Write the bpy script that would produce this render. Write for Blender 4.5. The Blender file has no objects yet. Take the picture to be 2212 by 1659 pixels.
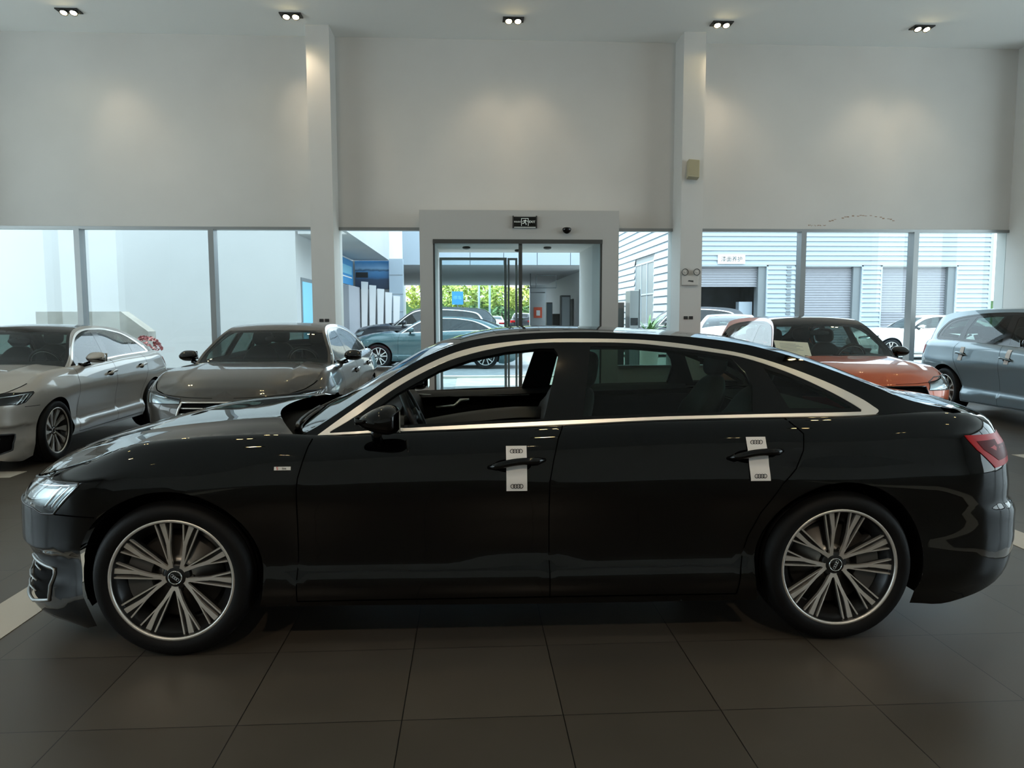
import bpy, bmesh, math, random
from mathutils import Vector, Matrix
from mathutils.geometry import delaunay_2d_cdt
random.seed(7)
S = bpy.context.scene
COL = S.collection
R_ = math.radians
# ------------------------------------------------------------------ camera
CAM_YAW, PITCH, ROLL, CAM_H, FPX = R_(3.2), R_(5.2), R_(-.13), 1.515, 1627.0
def room(x, y):                       # surveyed camera-level metres -> room metres
    c, s = math.cos(CAM_YAW), math.sin(CAM_YAW)
    return (x*c + y*s, -x*s + y*c)
def _cam():
    cd = bpy.data.cameras.new('camera'); cam = bpy.data.objects.new('camera', cd); COL.objects.link(cam)
    c, s = math.cos(PITCH), math.sin(PITCH); cr, sr = math.cos(ROLL), math.sin(ROLL)
    r = Vector((cr, sr*s, sr*c)); u = Vector((-sr, cr*s, cr*c)); f = Vector((0, c, -s))
    Z = Matrix.Rotation(-CAM_YAW, 3, 'Z'); r, u, f = Z@r, Z@u, Z@f
    M = Matrix((r, u, -f)).transposed().to_4x4(); M.translation = (0, 0, CAM_H)
    cam.matrix_world = M
    cd.sensor_width = 36; cd.lens = FPX/2212*36; cd.clip_end = 600; cd.clip_start = .05
    S.camera = cam
_cam()
S.view_settings.view_transform = 'Standard'; S.view_settings.look = 'None'
S.view_settings.gamma = 1; S.view_settings.use_curve_mapping = False
S.view_settings.exposure = 0.3
S.cycles.max_bounces = 10; S.cycles.diffuse_bounces = 5; S.cycles.glossy_bounces = 5
S.cycles.transparent_max_bounces = 24; S.cycles.transmission_bounces = 6
S.cycles.sample_clamp_indirect = 4.0
S.cycles.caustics_reflective = False; S.cycles.caustics_refractive = False
# ------------------------------------------------------------------ sky and sun
wd = bpy.data.worlds.new('sky'); S.world = wd; wd.use_nodes = True
nt = wd.node_tree; bg = nt.nodes['Background']
tc = nt.nodes.new('ShaderNodeTexCoord'); sep = nt.nodes.new('ShaderNodeSeparateXYZ')
rp = nt.nodes.new('ShaderNodeValToRGB')
nt.links.new(tc.outputs['Generated'], sep.inputs[0]); nt.links.new(sep.outputs['Z'], rp.inputs[0])
rp.color_ramp.elements[0].position = 0.0; rp.color_ramp.elements[0].color = (.93, .97, 1.0, 1)
rp.color_ramp.elements[1].position = .6; rp.color_ramp.elements[1].color = (.74, .87, 1.0, 1)
nt.links.new(rp.outputs[0], bg.inputs[0]); bg.inputs[1].default_value = 3.6
sun = bpy.data.lights.new('sun', 'SUN'); sun.energy = 7.0; sun.angle = R_(2); sun.color = (1, .93, .8)
so = bpy.data.objects.new('sun', sun); COL.objects.link(so); so.rotation_euler = Vector((.56, .03, -.83)).to_track_quat('-Z', 'Y').to_euler()

# ------------------------------------------------------------------ helpers
def tag(o, label=None, cat=None, group=None, kind=None):
    if label: o['label'] = label
    if cat: o['category'] = cat
    if group: o['group'] = group
    if kind: o['kind'] = kind
    return o
def link(o, parent=None):
    COL.objects.link(o)
    if parent is not None: o.parent = parent
    return o
def empty(name, loc=(0, 0, 0), rz=0):
    o = bpy.data.objects.new(name, None); o.empty_display_size = .1
    COL.objects.link(o); o.location = loc; o.rotation_euler = (0, 0, rz); return o
def copy_tree(o, parent=None):
    c = o.copy(); COL.objects.link(c); c.parent = parent
    for ch in list(o.children): copy_tree(ch, c)
    return c
def mesh_obj(name, V, F, m, parent=None, smooth=True, normals=None, mats=None, fm=None):
    me = bpy.data.meshes.new(name); me.from_pydata([tuple(v) for v in V], [], [tuple(f) for f in F])
    if smooth: me.polygons.foreach_set('use_smooth', [True]*len(me.polygons))
    for k in (mats or [m]): me.materials.append(k)
    if fm: me.polygons.foreach_set('material_index', fm)
    me.validate(); me.update()
    if normals is not None and len(normals) == len(me.vertices):
        me.normals_split_custom_set_from_vertices([tuple(n) for n in normals])
    return link(bpy.data.objects.new(name, me), parent)
class MB:
    """collects boxes, tubes, lathes; build() links them as ONE mesh"""
    def __init__(s): s.V = []; s.F = []; s.sm = []
    def add(s, V, F, sm=False):
        n = len(s.V); s.V += [tuple(v) for v in V]; s.F += [tuple(i+n for i in f) for f in F]; s.sm += [sm]*len(F); return s
    def box(s, x0, x1, y0, y1, z0, z1):
        V = [(x, y, z) for z in (z0, z1) for y in (y0, y1) for x in (x0, x1)]
        return s.add(V, [(0,2,3,1),(4,5,7,6),(0,1,5,4),(2,6,7,3),(0,4,6,2),(1,3,7,5)])
    def prism(s, pts, f0, f1):
        """pts 2D loop; f0/f1 map (a,b)->3D for the two ends"""
        n = len(pts); V = [f0(*p) for p in pts]+[f1(*p) for p in pts]
        F = [tuple(range(n))[::-1], tuple(range(n, 2*n))]+[(i, (i+1) % n, n+(i+1) % n, n+i) for i in range(n)]
        return s.add(V, F)
    def tube(s, P, r, k=8, closed=False, caps=True):
        P = [Vector(p) for p in P]; n = len(P); V = []; F = []
        up = None
        for i, p in enumerate(P):
            if closed: t = P[(i+1) % n]-P[i-1]
            else: t = P[min(i+1, n-1)]-P[max(i-1, 0)]
            t.normalize()
            if up is None: up = t.orthogonal().normalized()
            else: up = (up - t*up.dot(t)).normalized()
            w = t.cross(up); rr = r[i] if isinstance(r, (list, tuple)) else r
            for j in range(k):
                a = 2*math.pi*j/k; V.append(p+(up*math.cos(a)+w*math.sin(a))*rr)
        for i in range(n if closed else n-1):
            for j in range(k):
                a = i*k+j; b = i*k+(j+1) % k; c = ((i+1) % n)*k+(j+1) % k; d = ((i+1) % n)*k+j
                F.append((a, b, c, d))
        if caps and not closed: F.append(tuple(range(k))[::-1]); F.append(tuple(range((n-1)*k, n*k)))
        return s.add(V, F, True)
    def lathe(s, prof, k=48, M=None, sm=True):
        """prof: (r, h) about +Y axis of the wheel"""
        V = []; F = []; n = len(prof)
        for j in range(k):
            a = 2*math.pi*j/k
            for r, h in prof: V.append(Vector((r*math.cos(a), h, r*math.sin(a))))
        for j in range(k):
            for i in range(n-1):
                a = j*n+i; b = ((j+1) % k)*n+i; F.append((a, b, b+1, a+1))
        if M: V = [M@v for v in V]
        return s.add(V, F, sm)
    def grid(s, fn, nu, nv, sm=True):
        V = [fn(i/nu, j/nv) for i in range(nu+1) for j in range(nv+1)]
        F = [(i*(nv+1)+j, (i+1)*(nv+1)+j, (i+1)*(nv+1)+j+1, i*(nv+1)+j+1) for i in range(nu) for j in range(nv)]
        return s.add(V, F, sm)
    def build(s, name, m, parent=None, fix=True):
        me = bpy.data.meshes.new(name); me.from_pydata(s.V, [], s.F)
        me.polygons.foreach_set('use_smooth', s.sm); me.materials.append(m); me.validate()
        if fix:
            b = bmesh.new(); b.from_mesh(me); bmesh.ops.recalc_face_normals(b, faces=b.faces); b.to_mesh(me); b.free()
        return link(bpy.data.objects.new(name, me), parent)
def box(name, m, x0, x1, y0, y1, z0, z1, parent=None):
    return MB().box(x0, x1, y0, y1, z0, z1).build(name, m, parent)
def bevel(o, w=.01, seg=3):
    md = o.modifiers.new('bevel', 'BEVEL'); md.width = w; md.segments = seg; md.limit_method = 'ANGLE'; return o
def subsurf(o, n=2):
    md = o.modifiers.new('sub', 'SUBSURF'); md.levels = n; md.render_levels = n; return o
def struct(o): o['kind'] = 'structure'; return o
# ------------------------------------------------------------------ materials
def mat(name, col=(.5,.5,.5), rough=.5, metal=0, emit=None, es=0, coat=0, ior=1.5, spec=None, noise=None, bump=None, trans=0, alpha=1):
    m = bpy.data.materials.new(name); m.use_nodes = True; n = m.node_tree.nodes; L = m.node_tree.links
    b = n['Principled BSDF']
    b.inputs['Base Color'].default_value = (*col, 1); b.inputs['Roughness'].default_value = rough
    b.inputs['Metallic'].default_value = metal; b.inputs['IOR'].default_value = ior
    if coat: b.inputs['Coat Weight'].default_value = coat; b.inputs['Coat Roughness'].default_value = .015
    if emit: b.inputs['Emission Color'].default_value = (*emit, 1); b.inputs['Emission Strength'].default_value = es
    if spec is not None: b.inputs['Specular IOR Level'].default_value = spec
    if trans: b.inputs['Transmission Weight'].default_value = trans
    if noise or bump:
        t = n.new('ShaderNodeTexCoord'); tx = n.new('ShaderNodeTexNoise'); L.new(t.outputs['Object'], tx.inputs[0])
        if noise:
            sc, amt = noise; tx.inputs['Scale'].default_value = sc; tx.inputs['Detail'].default_value = 3
            r = n.new('ShaderNodeValToRGB'); L.new(tx.outputs[0], r.inputs[0])
            r.color_ramp.elements[0].position = .3; r.color_ramp.elements[1].position = .7
            r.color_ramp.elements[0].color = (*[c*(1-amt) for c in col], 1); r.color_ramp.elements[1].color = (*[min(1, c*(1+amt)) for c in col], 1)
            L.new(r.outputs[0], b.inputs['Base Color'])
        if bump:
            sc, st = bump; t2 = n.new('ShaderNodeTexNoise'); t2.inputs['Scale'].default_value = sc; L.new(t.outputs['Object'], t2.inputs[0])
            bp = n.new('ShaderNodeBump'); bp.inputs['Strength'].default_value = st; bp.inputs['Distance'].default_value = .01
            L.new(t2.outputs[0], bp.inputs['Height']); L.new(bp.outputs[0], b.inputs['Normal'])
    return m
def glass(name, tint=(1,1,1), refl=1.0, rough=0.0):
    m = bpy.data.materials.new(name); m.use_nodes = True; n = m.node_tree.nodes; L = m.node_tree.links; n.clear()
    o = n.new('ShaderNodeOutputMaterial'); t = n.new('ShaderNodeBsdfTransparent'); g = n.new('ShaderNodeBsdfGlossy'); x = n.new('ShaderNodeMixShader')
    f = n.new('ShaderNodeFresnel'); f.inputs[0].default_value = 1.45; mm = n.new('ShaderNodeMath'); mm.operation = 'MULTIPLY'; mm.inputs[1].default_value = refl
    t.inputs[0].default_value = (*tint, 1); g.inputs['Roughness'].default_value = rough
    # same reflectance from both faces: use geometry-independent fresnel through a layered facing term
    lw = n.new('ShaderNodeLayerWeight'); lw.inputs[0].default_value = .5
    pw = n.new('ShaderNodeMath'); pw.operation = 'POWER'; pw.inputs[1].default_value = 4.5
    ad = n.new('ShaderNodeMath'); ad.operation = 'MULTIPLY_ADD'; ad.inputs[1].default_value = .93; ad.inputs[2].default_value = .06
    L.new(lw.outputs['Facing'], pw.inputs[0]); L.new(pw.outputs[0], ad.inputs[0]); L.new(ad.outputs[0], mm.inputs[0])
    L.new(mm.outputs[0], x.inputs[0]); L.new(t.outputs[0], x.inputs[1]); L.new(g.outputs[0], x.inputs[2]); L.new(x.outputs[0], o.inputs[0])
    n.remove(f)
    return m
def paint(name, col, metal=0.0, rough=.35):
    m = mat(name, col, rough, metal, coat=1.0, noise=None); b = m.node_tree.nodes['Principled BSDF']
    b.inputs['Coat IOR'].default_value = 1.5
    return m
M = {}
M['black_paint'] = paint('black_paint', (.0012, .0013, .0016), 0, .6); M['black_paint'].node_tree.nodes['Principled BSDF'].inputs['Specular IOR Level'].default_value = 0.0
M['silver_paint'] = paint('silver_paint', (.52, .50, .46), .35, .35)
M['brown_paint'] = paint('brown_paint', (.050, .043, .036), .35, .35)
M['orange_paint'] = paint('orange_paint', (.55, .10, .025), .2, .35)
M['blue_grey_paint'] = paint('blue_grey_paint', (.20, .28, .33), .3, .35)
M['teal_paint'] = paint('teal_paint', (.05, .11, .12), .3, .35)
M['white_paint'] = paint('white_paint', (.75, .75, .75), 0, .4)
M['dark_blue_paint'] = paint('dark_blue_paint', (.012, .014, .02), .2, .4)
M['gloss_black'] = mat('gloss_black', (.004, .004, .004), .06)
M['trim_black'] = mat('trim_black', (.012, .012, .013), .35)
M['matte_black'] = mat('matte_black', (.002, .002, .002), .8, spec=.1)
M['gap'] = mat('gap', (.001, .001, .001), .9, spec=0)
M['rubber'] = mat('rubber', (.004, .004, .0045), .6, spec=.22, bump=(60, .1))
M['chrome'] = mat('chrome', (.86, .84, .80), .32, .9)
M['bright_chrome'] = mat('bright_chrome', (.85, .85, .85), .08, 1)
M['machined'] = mat('machined', (.80, .77, .73), .38, .75)
M['rim_dark'] = mat('rim_dark', (.022, .023, .025), .3, .4)
M['steel'] = mat('steel', (.28, .27, .26), .35, .9)
M['caliper'] = mat('caliper', (.10, .10, .10), .5, .4)
M['leather'] = mat('leather', (.018, .018, .020), .42, bump=(220, .15))
M['interior'] = mat('interior', (.010, .010, .011), .55)
M['clear'] = glass('clear', (.93, .97, .96), .9)
M['pane'] = glass('pane', (.90, .97, .98), .55)
M['tint'] = glass('tint', (.26, .34, .31), 1.0)
M['rear_tint'] = glass('rear_tint', (.33, .43, .38), .8)
M['dark_tint'] = glass('dark_tint', (.10, .12, .12), 1.0)
M['screen_glass'] = glass('screen_glass', (.45, .52, .50), 1.0)
M['lamp_cover'] = glass('lamp_cover', (.88, .93, .95), 1.2)
M['lamp_reflector'] = mat('lamp_reflector', (.55, .60, .62), .25, .8)
M['red_lens'] = mat('red_lens', (.45, .010, .012), .28, spec=.12)
M['dark_red_lens'] = mat('dark_red_lens', (.10, .004, .005), .3, spec=.05)
M['orange_lens'] = mat('orange_lens', (.6, .16, .03), .15)
M['white_lens'] = mat('white_lens', (.75, .72, .68), .1)
M['paper'] = mat('paper', (.93, .90, .88), .5)
M['ink'] = mat('ink', (.01, .01, .012), .6)
M['red_ink'] = mat('red_ink', (.55, .02, .02), .4)
M['white_plastic'] = mat('white_plastic', (.62, .60, .57), .4)

# ------------------------------------------------------------------ curves
def lerp1(T, x):
    if x <= T[0][0]: return T[0][1]
    for (a, p), (b, q) in zip(T, T[1:]):
        if x <= b: return p+(q-p)*(x-a)/(b-a) if b > a else q
    return T[-1][1]
class Curve:
    """monotone cubic through (x, value)"""
    def __init__(s, T):
        T = sorted(T); s.x = [t[0] for t in T]; s.y = [t[1] for t in T]; n = len(T)
        d = [(s.y[i+1]-s.y[i])/(s.x[i+1]-s.x[i]) for i in range(n-1)]
        m = [d[0]]+[0 if d[i-1]*d[i] <= 0 else 2*d[i-1]*d[i]/(d[i-1]+d[i]) for i in range(1, n-1)]+[d[-1]]
        s.m = m
    def __call__(s, x):
        X = s.x
        if x <= X[0]: return s.y[0]
        if x >= X[-1]: return s.y[-1]
        lo, hi = 0, len(X)-1
        while hi-lo > 1:
            k = (lo+hi)//2
            if X[k] <= x: lo = k
            else: hi = k
        h = X[hi]-X[lo]; t = (x-X[lo])/h
        return ((1+2*t)*(1-t)**2*s.y[lo]+t*(1-t)**2*h*s.m[lo]+t*t*(3-2*t)*s.y[hi]+t*t*(t-1)*h*s.m[hi])
def dense(P, step=.03, closed=False):
    out = []; Q = P+[P[0]] if closed else P
    for a, b in zip(Q, Q[1:]):
        n = max(1, int(math.ceil(math.dist(a, b)/step)))
        out += [(a[0]+(b[0]-a[0])*i/n, a[1]+(b[1]-a[1])*i/n) for i in range(n)]
    if not closed: out.append(P[-1])
    return out
def spline(P, n=6, closed=False):
    """Catmull-Rom through 2D points"""
    out = []; N = len(P)
    g = (lambda i: P[i % N]) if closed else (lambda i: P[max(0, min(N-1, i))])
    for i in range(N if closed else N-1):
        p0, p1, p2, p3 = g(i-1), g(i), g(i+1), g(i+2)
        for k in range(n):
            t = k/n
            out.append(tuple(.5*(2*p1[j]+(p2[j]-p0[j])*t+(2*p0[j]-5*p1[j]+4*p2[j]-p3[j])*t*t+(3*p1[j]-p0[j]-3*p2[j]+p3[j])*t**3) for j in (0, 1)))
    if not closed: out.append(P[-1])
    return out
def inside(p, poly):
    x, y = p; c = False; j = len(poly)-1
    for i in range(len(poly)):
        xi, yi = poly[i]; xj, yj = poly[j]
        if (yi > y) != (yj > y) and x < (xj-xi)*(y-yi)/(yj-yi)+xi: c = not c
        j = i
    return c
def patch(outer, regions, interior, lift, cutlines=()):
    """constrained Delaunay of a 2D domain; returns {region: (V3, F, N3)}"""
    V = []; E = []; idx = {}
    def vid(p):
        k = (round(p[0], 5), round(p[1], 5))
        if k not in idx: idx[k] = len(V); V.append(Vector(k))
        return idx[k]
    def loop(P, closed=True):
        I = [vid(p) for p in P]
        for a, b in zip(I, I[1:]+([I[0]] if closed else [])):
            if a != b: E.append((a, b))
    loop(outer)
    for _, r in regions: loop(r)
    for c in cutlines: loop(c, False)
    for p in interior: vid(p)
    r = delaunay_2d_cdt(V, E, [], 0, 1e-5)
    P2 = r[0]; T = r[2]; G = {}
    P3 = []; N3 = []; e = 8e-4
    for p in P2:
        a, b = p; o = Vector(lift(a, b)); u = Vector(lift(a+e, b))-Vector(lift(a-e, b)); v = Vector(lift(a, b+e))-Vector(lift(a, b-e))
        n = u.cross(v)
        n = n.normalized() if n.length > 1e-12 else Vector((0, 1, 0))
        P3.append(o); N3.append(n)
    bb = [(nm, pl, min(q[0] for q in pl), max(q[0] for q in pl), min(q[1] for q in pl), max(q[1] for q in pl)) for nm, pl in regions]
    for t in T:
        c = ((P2[t[0]][0]+P2[t[1]][0]+P2[t[2]][0])/3, (P2[t[0]][1]+P2[t[1]][1]+P2[t[2]][1])/3)
        if not inside(c, outer): continue
        nm = 'base'
        for rn, pl, x0, x1, y0, y1 in bb:
            if x0 <= c[0] <= x1 and y0 <= c[1] <= y1 and inside(c, pl): nm = rn
        if nm is None: continue
        G.setdefault(nm, []).append(t)
    out = {}
    for nm, ts in G.items():
        remap = {}; v3 = []; n3 = []; F = []
        for t in ts:
            f = []
            for i in t:
                if i not in remap: remap[i] = len(v3); v3.append(P3[i]); n3.append(N3[i])
                f.append(remap[i])
            F.append(f)
        out[nm] = (v3, F, n3)
    return out
def orient(V, F, N):
    """make winding follow N"""
    G = []
    for f in F:
        n = (V[f[1]]-V[f[0]]).cross(V[f[2]]-V[f[0]])
        m = N[f[0]]+N[f[1]]+N[f[2]]
        G.append(tuple(f) if n.dot(m) >= 0 else tuple(f[::-1]))
    return G
def mirror_y(V, F, N): return [Vector((v[0], -v[1], v[2])) for v in V], [tuple(f[::-1]) for f in F], [Vector((n[0], -n[1], n[2])) for n in N]
def join(*parts):
    V = []; F = []; N = []
    for v, f, n in parts:
        k = len(V); V += v; N += n; F += [tuple(i+k for i in g) for g in f]
    return V, F, N
def offset(part, d):
    V, F, N = part; return [v+n*d for v, n in zip(V, N)], F, N
def thick(part, d):
    """give an open sheet real thickness d inwards, rim closed"""
    V, F, N = part; n = len(V)
    V2 = list(V)+[v-m*d for v, m in zip(V, N)]; F2 = list(F)+[tuple(i+n for i in f[::-1]) for f in F]
    ed = {}
    for f in F:
        for a, b in zip(f, f[1:]+f[:1]): ed[(a, b)] = 1
    for (a, b) in list(ed):
        if (b, a) not in ed: F2.append((b, a, a+n, b+n))
    return V2, F2, list(N)+[-m for m in N]
def make(name, part, m, parent, custom=True):
    V, F, N = part
    return mesh_obj(name, V, F, m, parent, True, N if custom else None)
# ------------------------------------------------------------------ car body surfaces
class Shape:
    """car-local surfaces; X forward, Y left, Z up, origin mid wheelbase on the ground"""
    def __init__(s, d, sx=None, sz=None, sy=1.0):
        # sx, sz: piecewise-linear remaps applied to control points
        fx = (lambda x: lerp1(sx, x)) if sx else (lambda x: x)
        fz = (lambda z: lerp1(sz, z)) if sz else (lambda z: z)
        s.fx, s.fz, s.sy = fx, fz, sy
        C = lambda k: Curve([(fx(a), fz(b)) for a, b in d[k]])
        s.zt, s.zb, s.E = C('zt'), C('zb'), C('E')
        s.crown = Curve([(fx(a), b) for a, b in d['crown']])
        s.xf = Curve([(fz(z), fx(x)) for z, x in d['xf']]); s.xr = Curve([(fz(z), fx(x)) for z, x in d['xr']])
        s.wp = Curve([(fx(a), b*sy) for a, b in d['wp']])
        s.ins = Curve([(fz(a), b) for a, b in d['ins']])
        s.gy = Curve([(fx(a), b*sy) for a, b in d['gy']])
        s.xF0, s.xR0, s.LF, s.LR = fx(d['xF0']), fx(d['xR0']), d.get('LF', 1.05), d.get('LR', 1.05)
        s.hub = fx(1.509); s.hub_r = -fx(-1.509); s.R = d.get('R', .353); s.d = d
        s.nose = d.get('nose', (.75, .56)); s.tail = d.get('tail', (.80, .62)); s.fr = d.get('fr', .07)
        s.led0, s.led1 = fx(-1.05), fx(1.0)
        s.lean = d.get('lean', (.48, .25)); s.xD = fx(d.get('xD', -2.12)); s.xA = fx(d.get('xA', .94))
        s.hoodc = Curve([(fx(a), fz(b)) for a, b in d['hoodc']])
        s._ring()
    def hw(s, x, z, a=None):
        zt = s.zt(x if a is None else a)
        w = s.wp(x)-s.ins(z)
        # sill ledge only between the wheels
        dx = max(s.led0-x, x-s.led1, 0); k = max(0, 1-dx/.35); zz = z/s.fz(1.0)
        w -= .040*k*max(0, 1-abs((zz-.42)/.085 if zz < .42 else (zz-.42)/.30))
        for h in (s.hub, -s.hub_r):
            w += .014*math.exp(-((x-h)/.42)**2-((z-s.R*2.05)/.13)**2)
        hf = .11; q = (z-(zt-hf))/hf
        if q > 0: w -= s.fr*(1-math.sqrt(max(.0004, 1-min(q, 1)**2)))
        return w
    def side(s, a, z):
        """a is x along the flanks and an arc parameter round both corners; left side"""
        if s.xR0 <= a <= s.xF0: return (a, s.hw(a, z), z)
        if a > s.xF0: x0, xe, L, (k, kw), sg = s.xF0, s.xf(z), s.LF, s.nose, 1
        else: x0, xe, L, (k, kw), sg = s.xR0, s.xr(z), s.LR, s.tail, -1
        t = min(1, abs(a-x0)/L); w0 = s.hw(x0, z, a)
        m0 = (s.wp(x0+.02*sg)-s.wp(x0))/.02
        if sg > 0 and s.d.get('dent', True):
            zn = z/s.fz(1.0); k1 = min(1, max(0, (.475-zn)/.035)); k1 = k1*k1*(3-2*k1); k2 = min(1, max(0, (zn-.16)/.12)); k3 = min(1, max(0, (t-.10)/.16))
            w0 -= .045*k1*k2*k3*k3*(3-2*k3)
        d = abs(xe-x0)
        P = [(0, w0), (k*d*.8, w0+m0*k*d*.8), (d, w0*kw*1.0), (d, 0)]
        u = 1-t; B = (u**3, 3*u*u*t, 3*u*t*t, t**3)
        x = sum(b*p[0] for b, p in zip(B, P)); y = sum(b*p[1] for b, p in zip(B, P))
        return (x0+sg*x, y, z)
    def a_of(s, x, z, front=None):
        if s.xR0 <= x <= s.xF0: return x
        sg = 1 if x > s.xF0 else -1; x0, L = (s.xF0, s.LF) if sg > 0 else (s.xR0, s.LR)
        lo, hi = 0, 1
        for _ in range(26):
            m = (lo+hi)/2
            if abs(s.side(x0+sg*m*L, z)[0]) < abs(x): lo = m
            else: hi = m
        return x0+sg*lo*L
    def a_front(s, y, z, sg=1):
        x0, L = (s.xF0, s.LF) if sg > 0 else (s.xR0, s.LR)
        lo, hi = 0, 1
        for _ in range(26):
            m = (lo+hi)/2
            if s.side(x0+sg*m*L, z)[1] > y: lo = m
            else: hi = m
        return x0+sg*lo*L
    def _ring(s):
        s.ringF = []; n = 40
        for i in range(n+1):
            a = s.xF0+s.LF*i/n; s.ringF.append(s.side(a, s.zt(a)))
        s.ringR = []
        for i in range(n+1):
            a = s.xR0-s.LR*i/n; s.ringR.append(s.side(a, s.zt(a)))
        s.rF = Curve([(p[0]+i*1e-6, p[1]) for i, p in enumerate(s.ringF)]) if all(s.ringF[i+1][0] > s.ringF[i][0]-5e-7 for i in range(n)) else None
        s.cF = [(p[0], p[1]) for p in s.ringF]; s.zF = [(p[0], p[2]) for p in s.ringF]
        s.cR = [(p[0], p[1]) for p in s.ringR]; s.zR = [(p[0], p[2]) for p in s.ringR]
        for L in (s.cF, s.zF, ): L.sort()
        for L in (s.cR, s.zR): L.sort()
    def crest(s, x):
        """(half width, z) of the body crest at x"""
        if x > s.xF0: return lerp1(s.cF, x), lerp1(s.zF, x)
        if x < s.xR0: return lerp1(s.cR, x), lerp1(s.zR, x)
        z = s.zt(x); return s.hw(x, z), z
    def hoodz(s, x, y):
        w, z0 = s.crest(x); zc = s.hoodc(x); w = max(w, 1e-3); q = min(1, abs(y)/w)
        c = max(0, zc-z0)*min(1, w/.5); f = (1-q**3.4)
        # raised shoulder creases along the bonnet
        c2 = .010*math.exp(-((abs(y)-.56*s.sy)/.035)**2)*min(1, max(0, (s.fx(2.25)-x)/.4)) if w > .65 else 0
        return z0+c*f+c2
    def gside(s, x, z):
        zb = s.zt(x); w = min(s.gy(x), s.crest(x)[0]-.006); d = z-zb
        return w-s.lean[0]*d-s.lean[1]*max(0, d)**2*(1 if d > 0 else 0)
    def ye(s, x): return s.gside(x, s.E(x))
    def topz(s, x, y):
        if x > s.xD: w, z0 = s.ye(x), s.E(x)
        else: w, z0 = s.crest(x)
        w = max(w, .01); q = min(1, abs(y)/w); e = 2.2
        return z0+s.crown(x)*(1-q**e)
def cols(lo, hi, st):
    n = max(1, int(round((hi-lo)/st))); return [lo+(hi-lo)*i/n for i in range(n+1)]
def circ(cx, cz, r, a0, a1, n):
    return [(cx+r*math.cos(R_(a0+(a1-a0)*i/n)), cz+r*math.sin(R_(a0+(a1-a0)*i/n))) for i in range(n+1)]
def arch_poly(s, hx, r, ext=.5):
    c = circ(hx, s.R*1.02, r, 200, -20, 34)
    return [(hx-r*.94, -ext)]+c+[(hx+r*.94, -ext)]
def body_patch(s, regions, st=.045, rows=(0,.08,.15,.21,.27,.32,.36,.39,.42,.45,.49,.53,.58,.63,.68,.72,.76,.82,.87,.91,.94,.965,.985)):
    A = [s.xR0-s.LR*(1-1e-4)]+cols(s.xR0-s.LR+.04, s.xR0, .05)+cols(s.xR0, s.xF0, st)[1:]+cols(s.xF0, s.xF0+s.LF-.04, .05)[1:]+[s.xF0+s.LF*(1-1e-4)]
    bot = [(a, s.zb(a)) for a in A]; top = [(a, s.zt(a)) for a in A]
    outer = bot+top[::-1]
    I = []
    for a in A[1:-1]:
        b, t = s.zb(a), s.zt(a)
        I += [(a, b+(t-b)*v) for v in rows[1:]]
    return patch(outer, regions, I, s.side)
def g_patch(s, regions, st=.05):
    """greenhouse flank: belt to roof rail"""
    x0, x1 = s.xD+.01, s.xA-.005
    X = cols(x0, x1, st)
    bot = [(x, s.zt(x)-.012) for x in X]; top = [(x, s.E(x)) for x in X]
    outer = bot+top[::-1]
    I = []
    for x in X[1:-1]:
        b, t = s.zt(x)-.012, s.E(x)
        n = int((t-b)/.045)
        I += [(x, b+(t-b)*(k+1)/(n+1)) for k in range(n)]
    return patch(outer, regions, I, lambda x, z: (x, s.gside(x, z), z))
def top_patch(s, regions, hoodline, st=.06):
    xs = cols(s.cR[0][0]+.002, s.xD, .04)+cols(s.xD, s.xA, st)[1:]
    L = []
    for x in xs:
        L.append((x, s.ye(x) if x > s.xD else s.crest(x)[0]))
    front = []
    for k in range(9):
        y = L[-1][1]*(1-2*k/8); front.append((s.xA+s.d.get('cowlx', .20)*(1-(2*k/8-1)**2), y))
    outer = L+front[1:-1]+[(x, -y) for x, y in L[::-1]]
    I = []
    for x in cols(s.cR[0][0]+.03, s.xA+s.d.get('cowlx', .20), st):
        w = (s.ye(x) if x > s.xD else s.crest(x)[0]) if x < s.xA else L[-1][1]
        for q in (-.97, -.9, -.8, -.65, -.45, -.22, 0, .22, .45, .65, .8, .9, .97):
            p = (x, w*q)
            if inside(p, outer): I.append(p)
    def lift(x, y):
        if x <= s.xA: return (x, y, s.topz(x, y))
        w, z0 = s.ye(s.xA), s.E(s.xA)+(x-s.xA)*s.d.get('wslope', -.62)
        return (x, y, z0+s.crown(s.xA)*(1-min(1, abs(y)/w)**2.2)+s.d.get('wlift', .0)*(x-s.xA))
    return patch(outer, regions, I, lift)
def hood_patch(s, st=.06, trail=None):
    trail = trail or [(s.xA+s.d.get('tr', (.045, .21))[0]+s.d.get('tr', (.045, .21))[1]*(1-(k/8-1)**2), 1-k/8) for k in range(17)]
    x0 = trail[0][0]; w0 = s.crest(x0)[0]
    tr = [(x, w0*q) for x, q in trail]
    xs = cols(x0, s.xF0, .05)[1:]
    L = [(x, s.crest(x)[0]) for x in xs]+[(p[0], p[1]) for p in s.ringF[1:-1]]
    outer = tr+[(x, -y) for x, y in L]+[(s.ringF[-1][0], 0)]+L[::-1]
    I = []
    for x in cols(x0, s.ringF[-1][0]-.02, st):
        w = s.crest(x)[0]
        for q in (-.985, -.95, -.88, -.78, -.69, -.64, -.6, -.5, -.3, 0, .3, .5, .6, .64, .69, .78, .88, .95, .985):
            p = (x, w*q)
            if inside(p, outer): I.append(p)
    return patch(outer, [], I, lambda x, y: (x, y, s.hoodz(x, y)))
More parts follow.
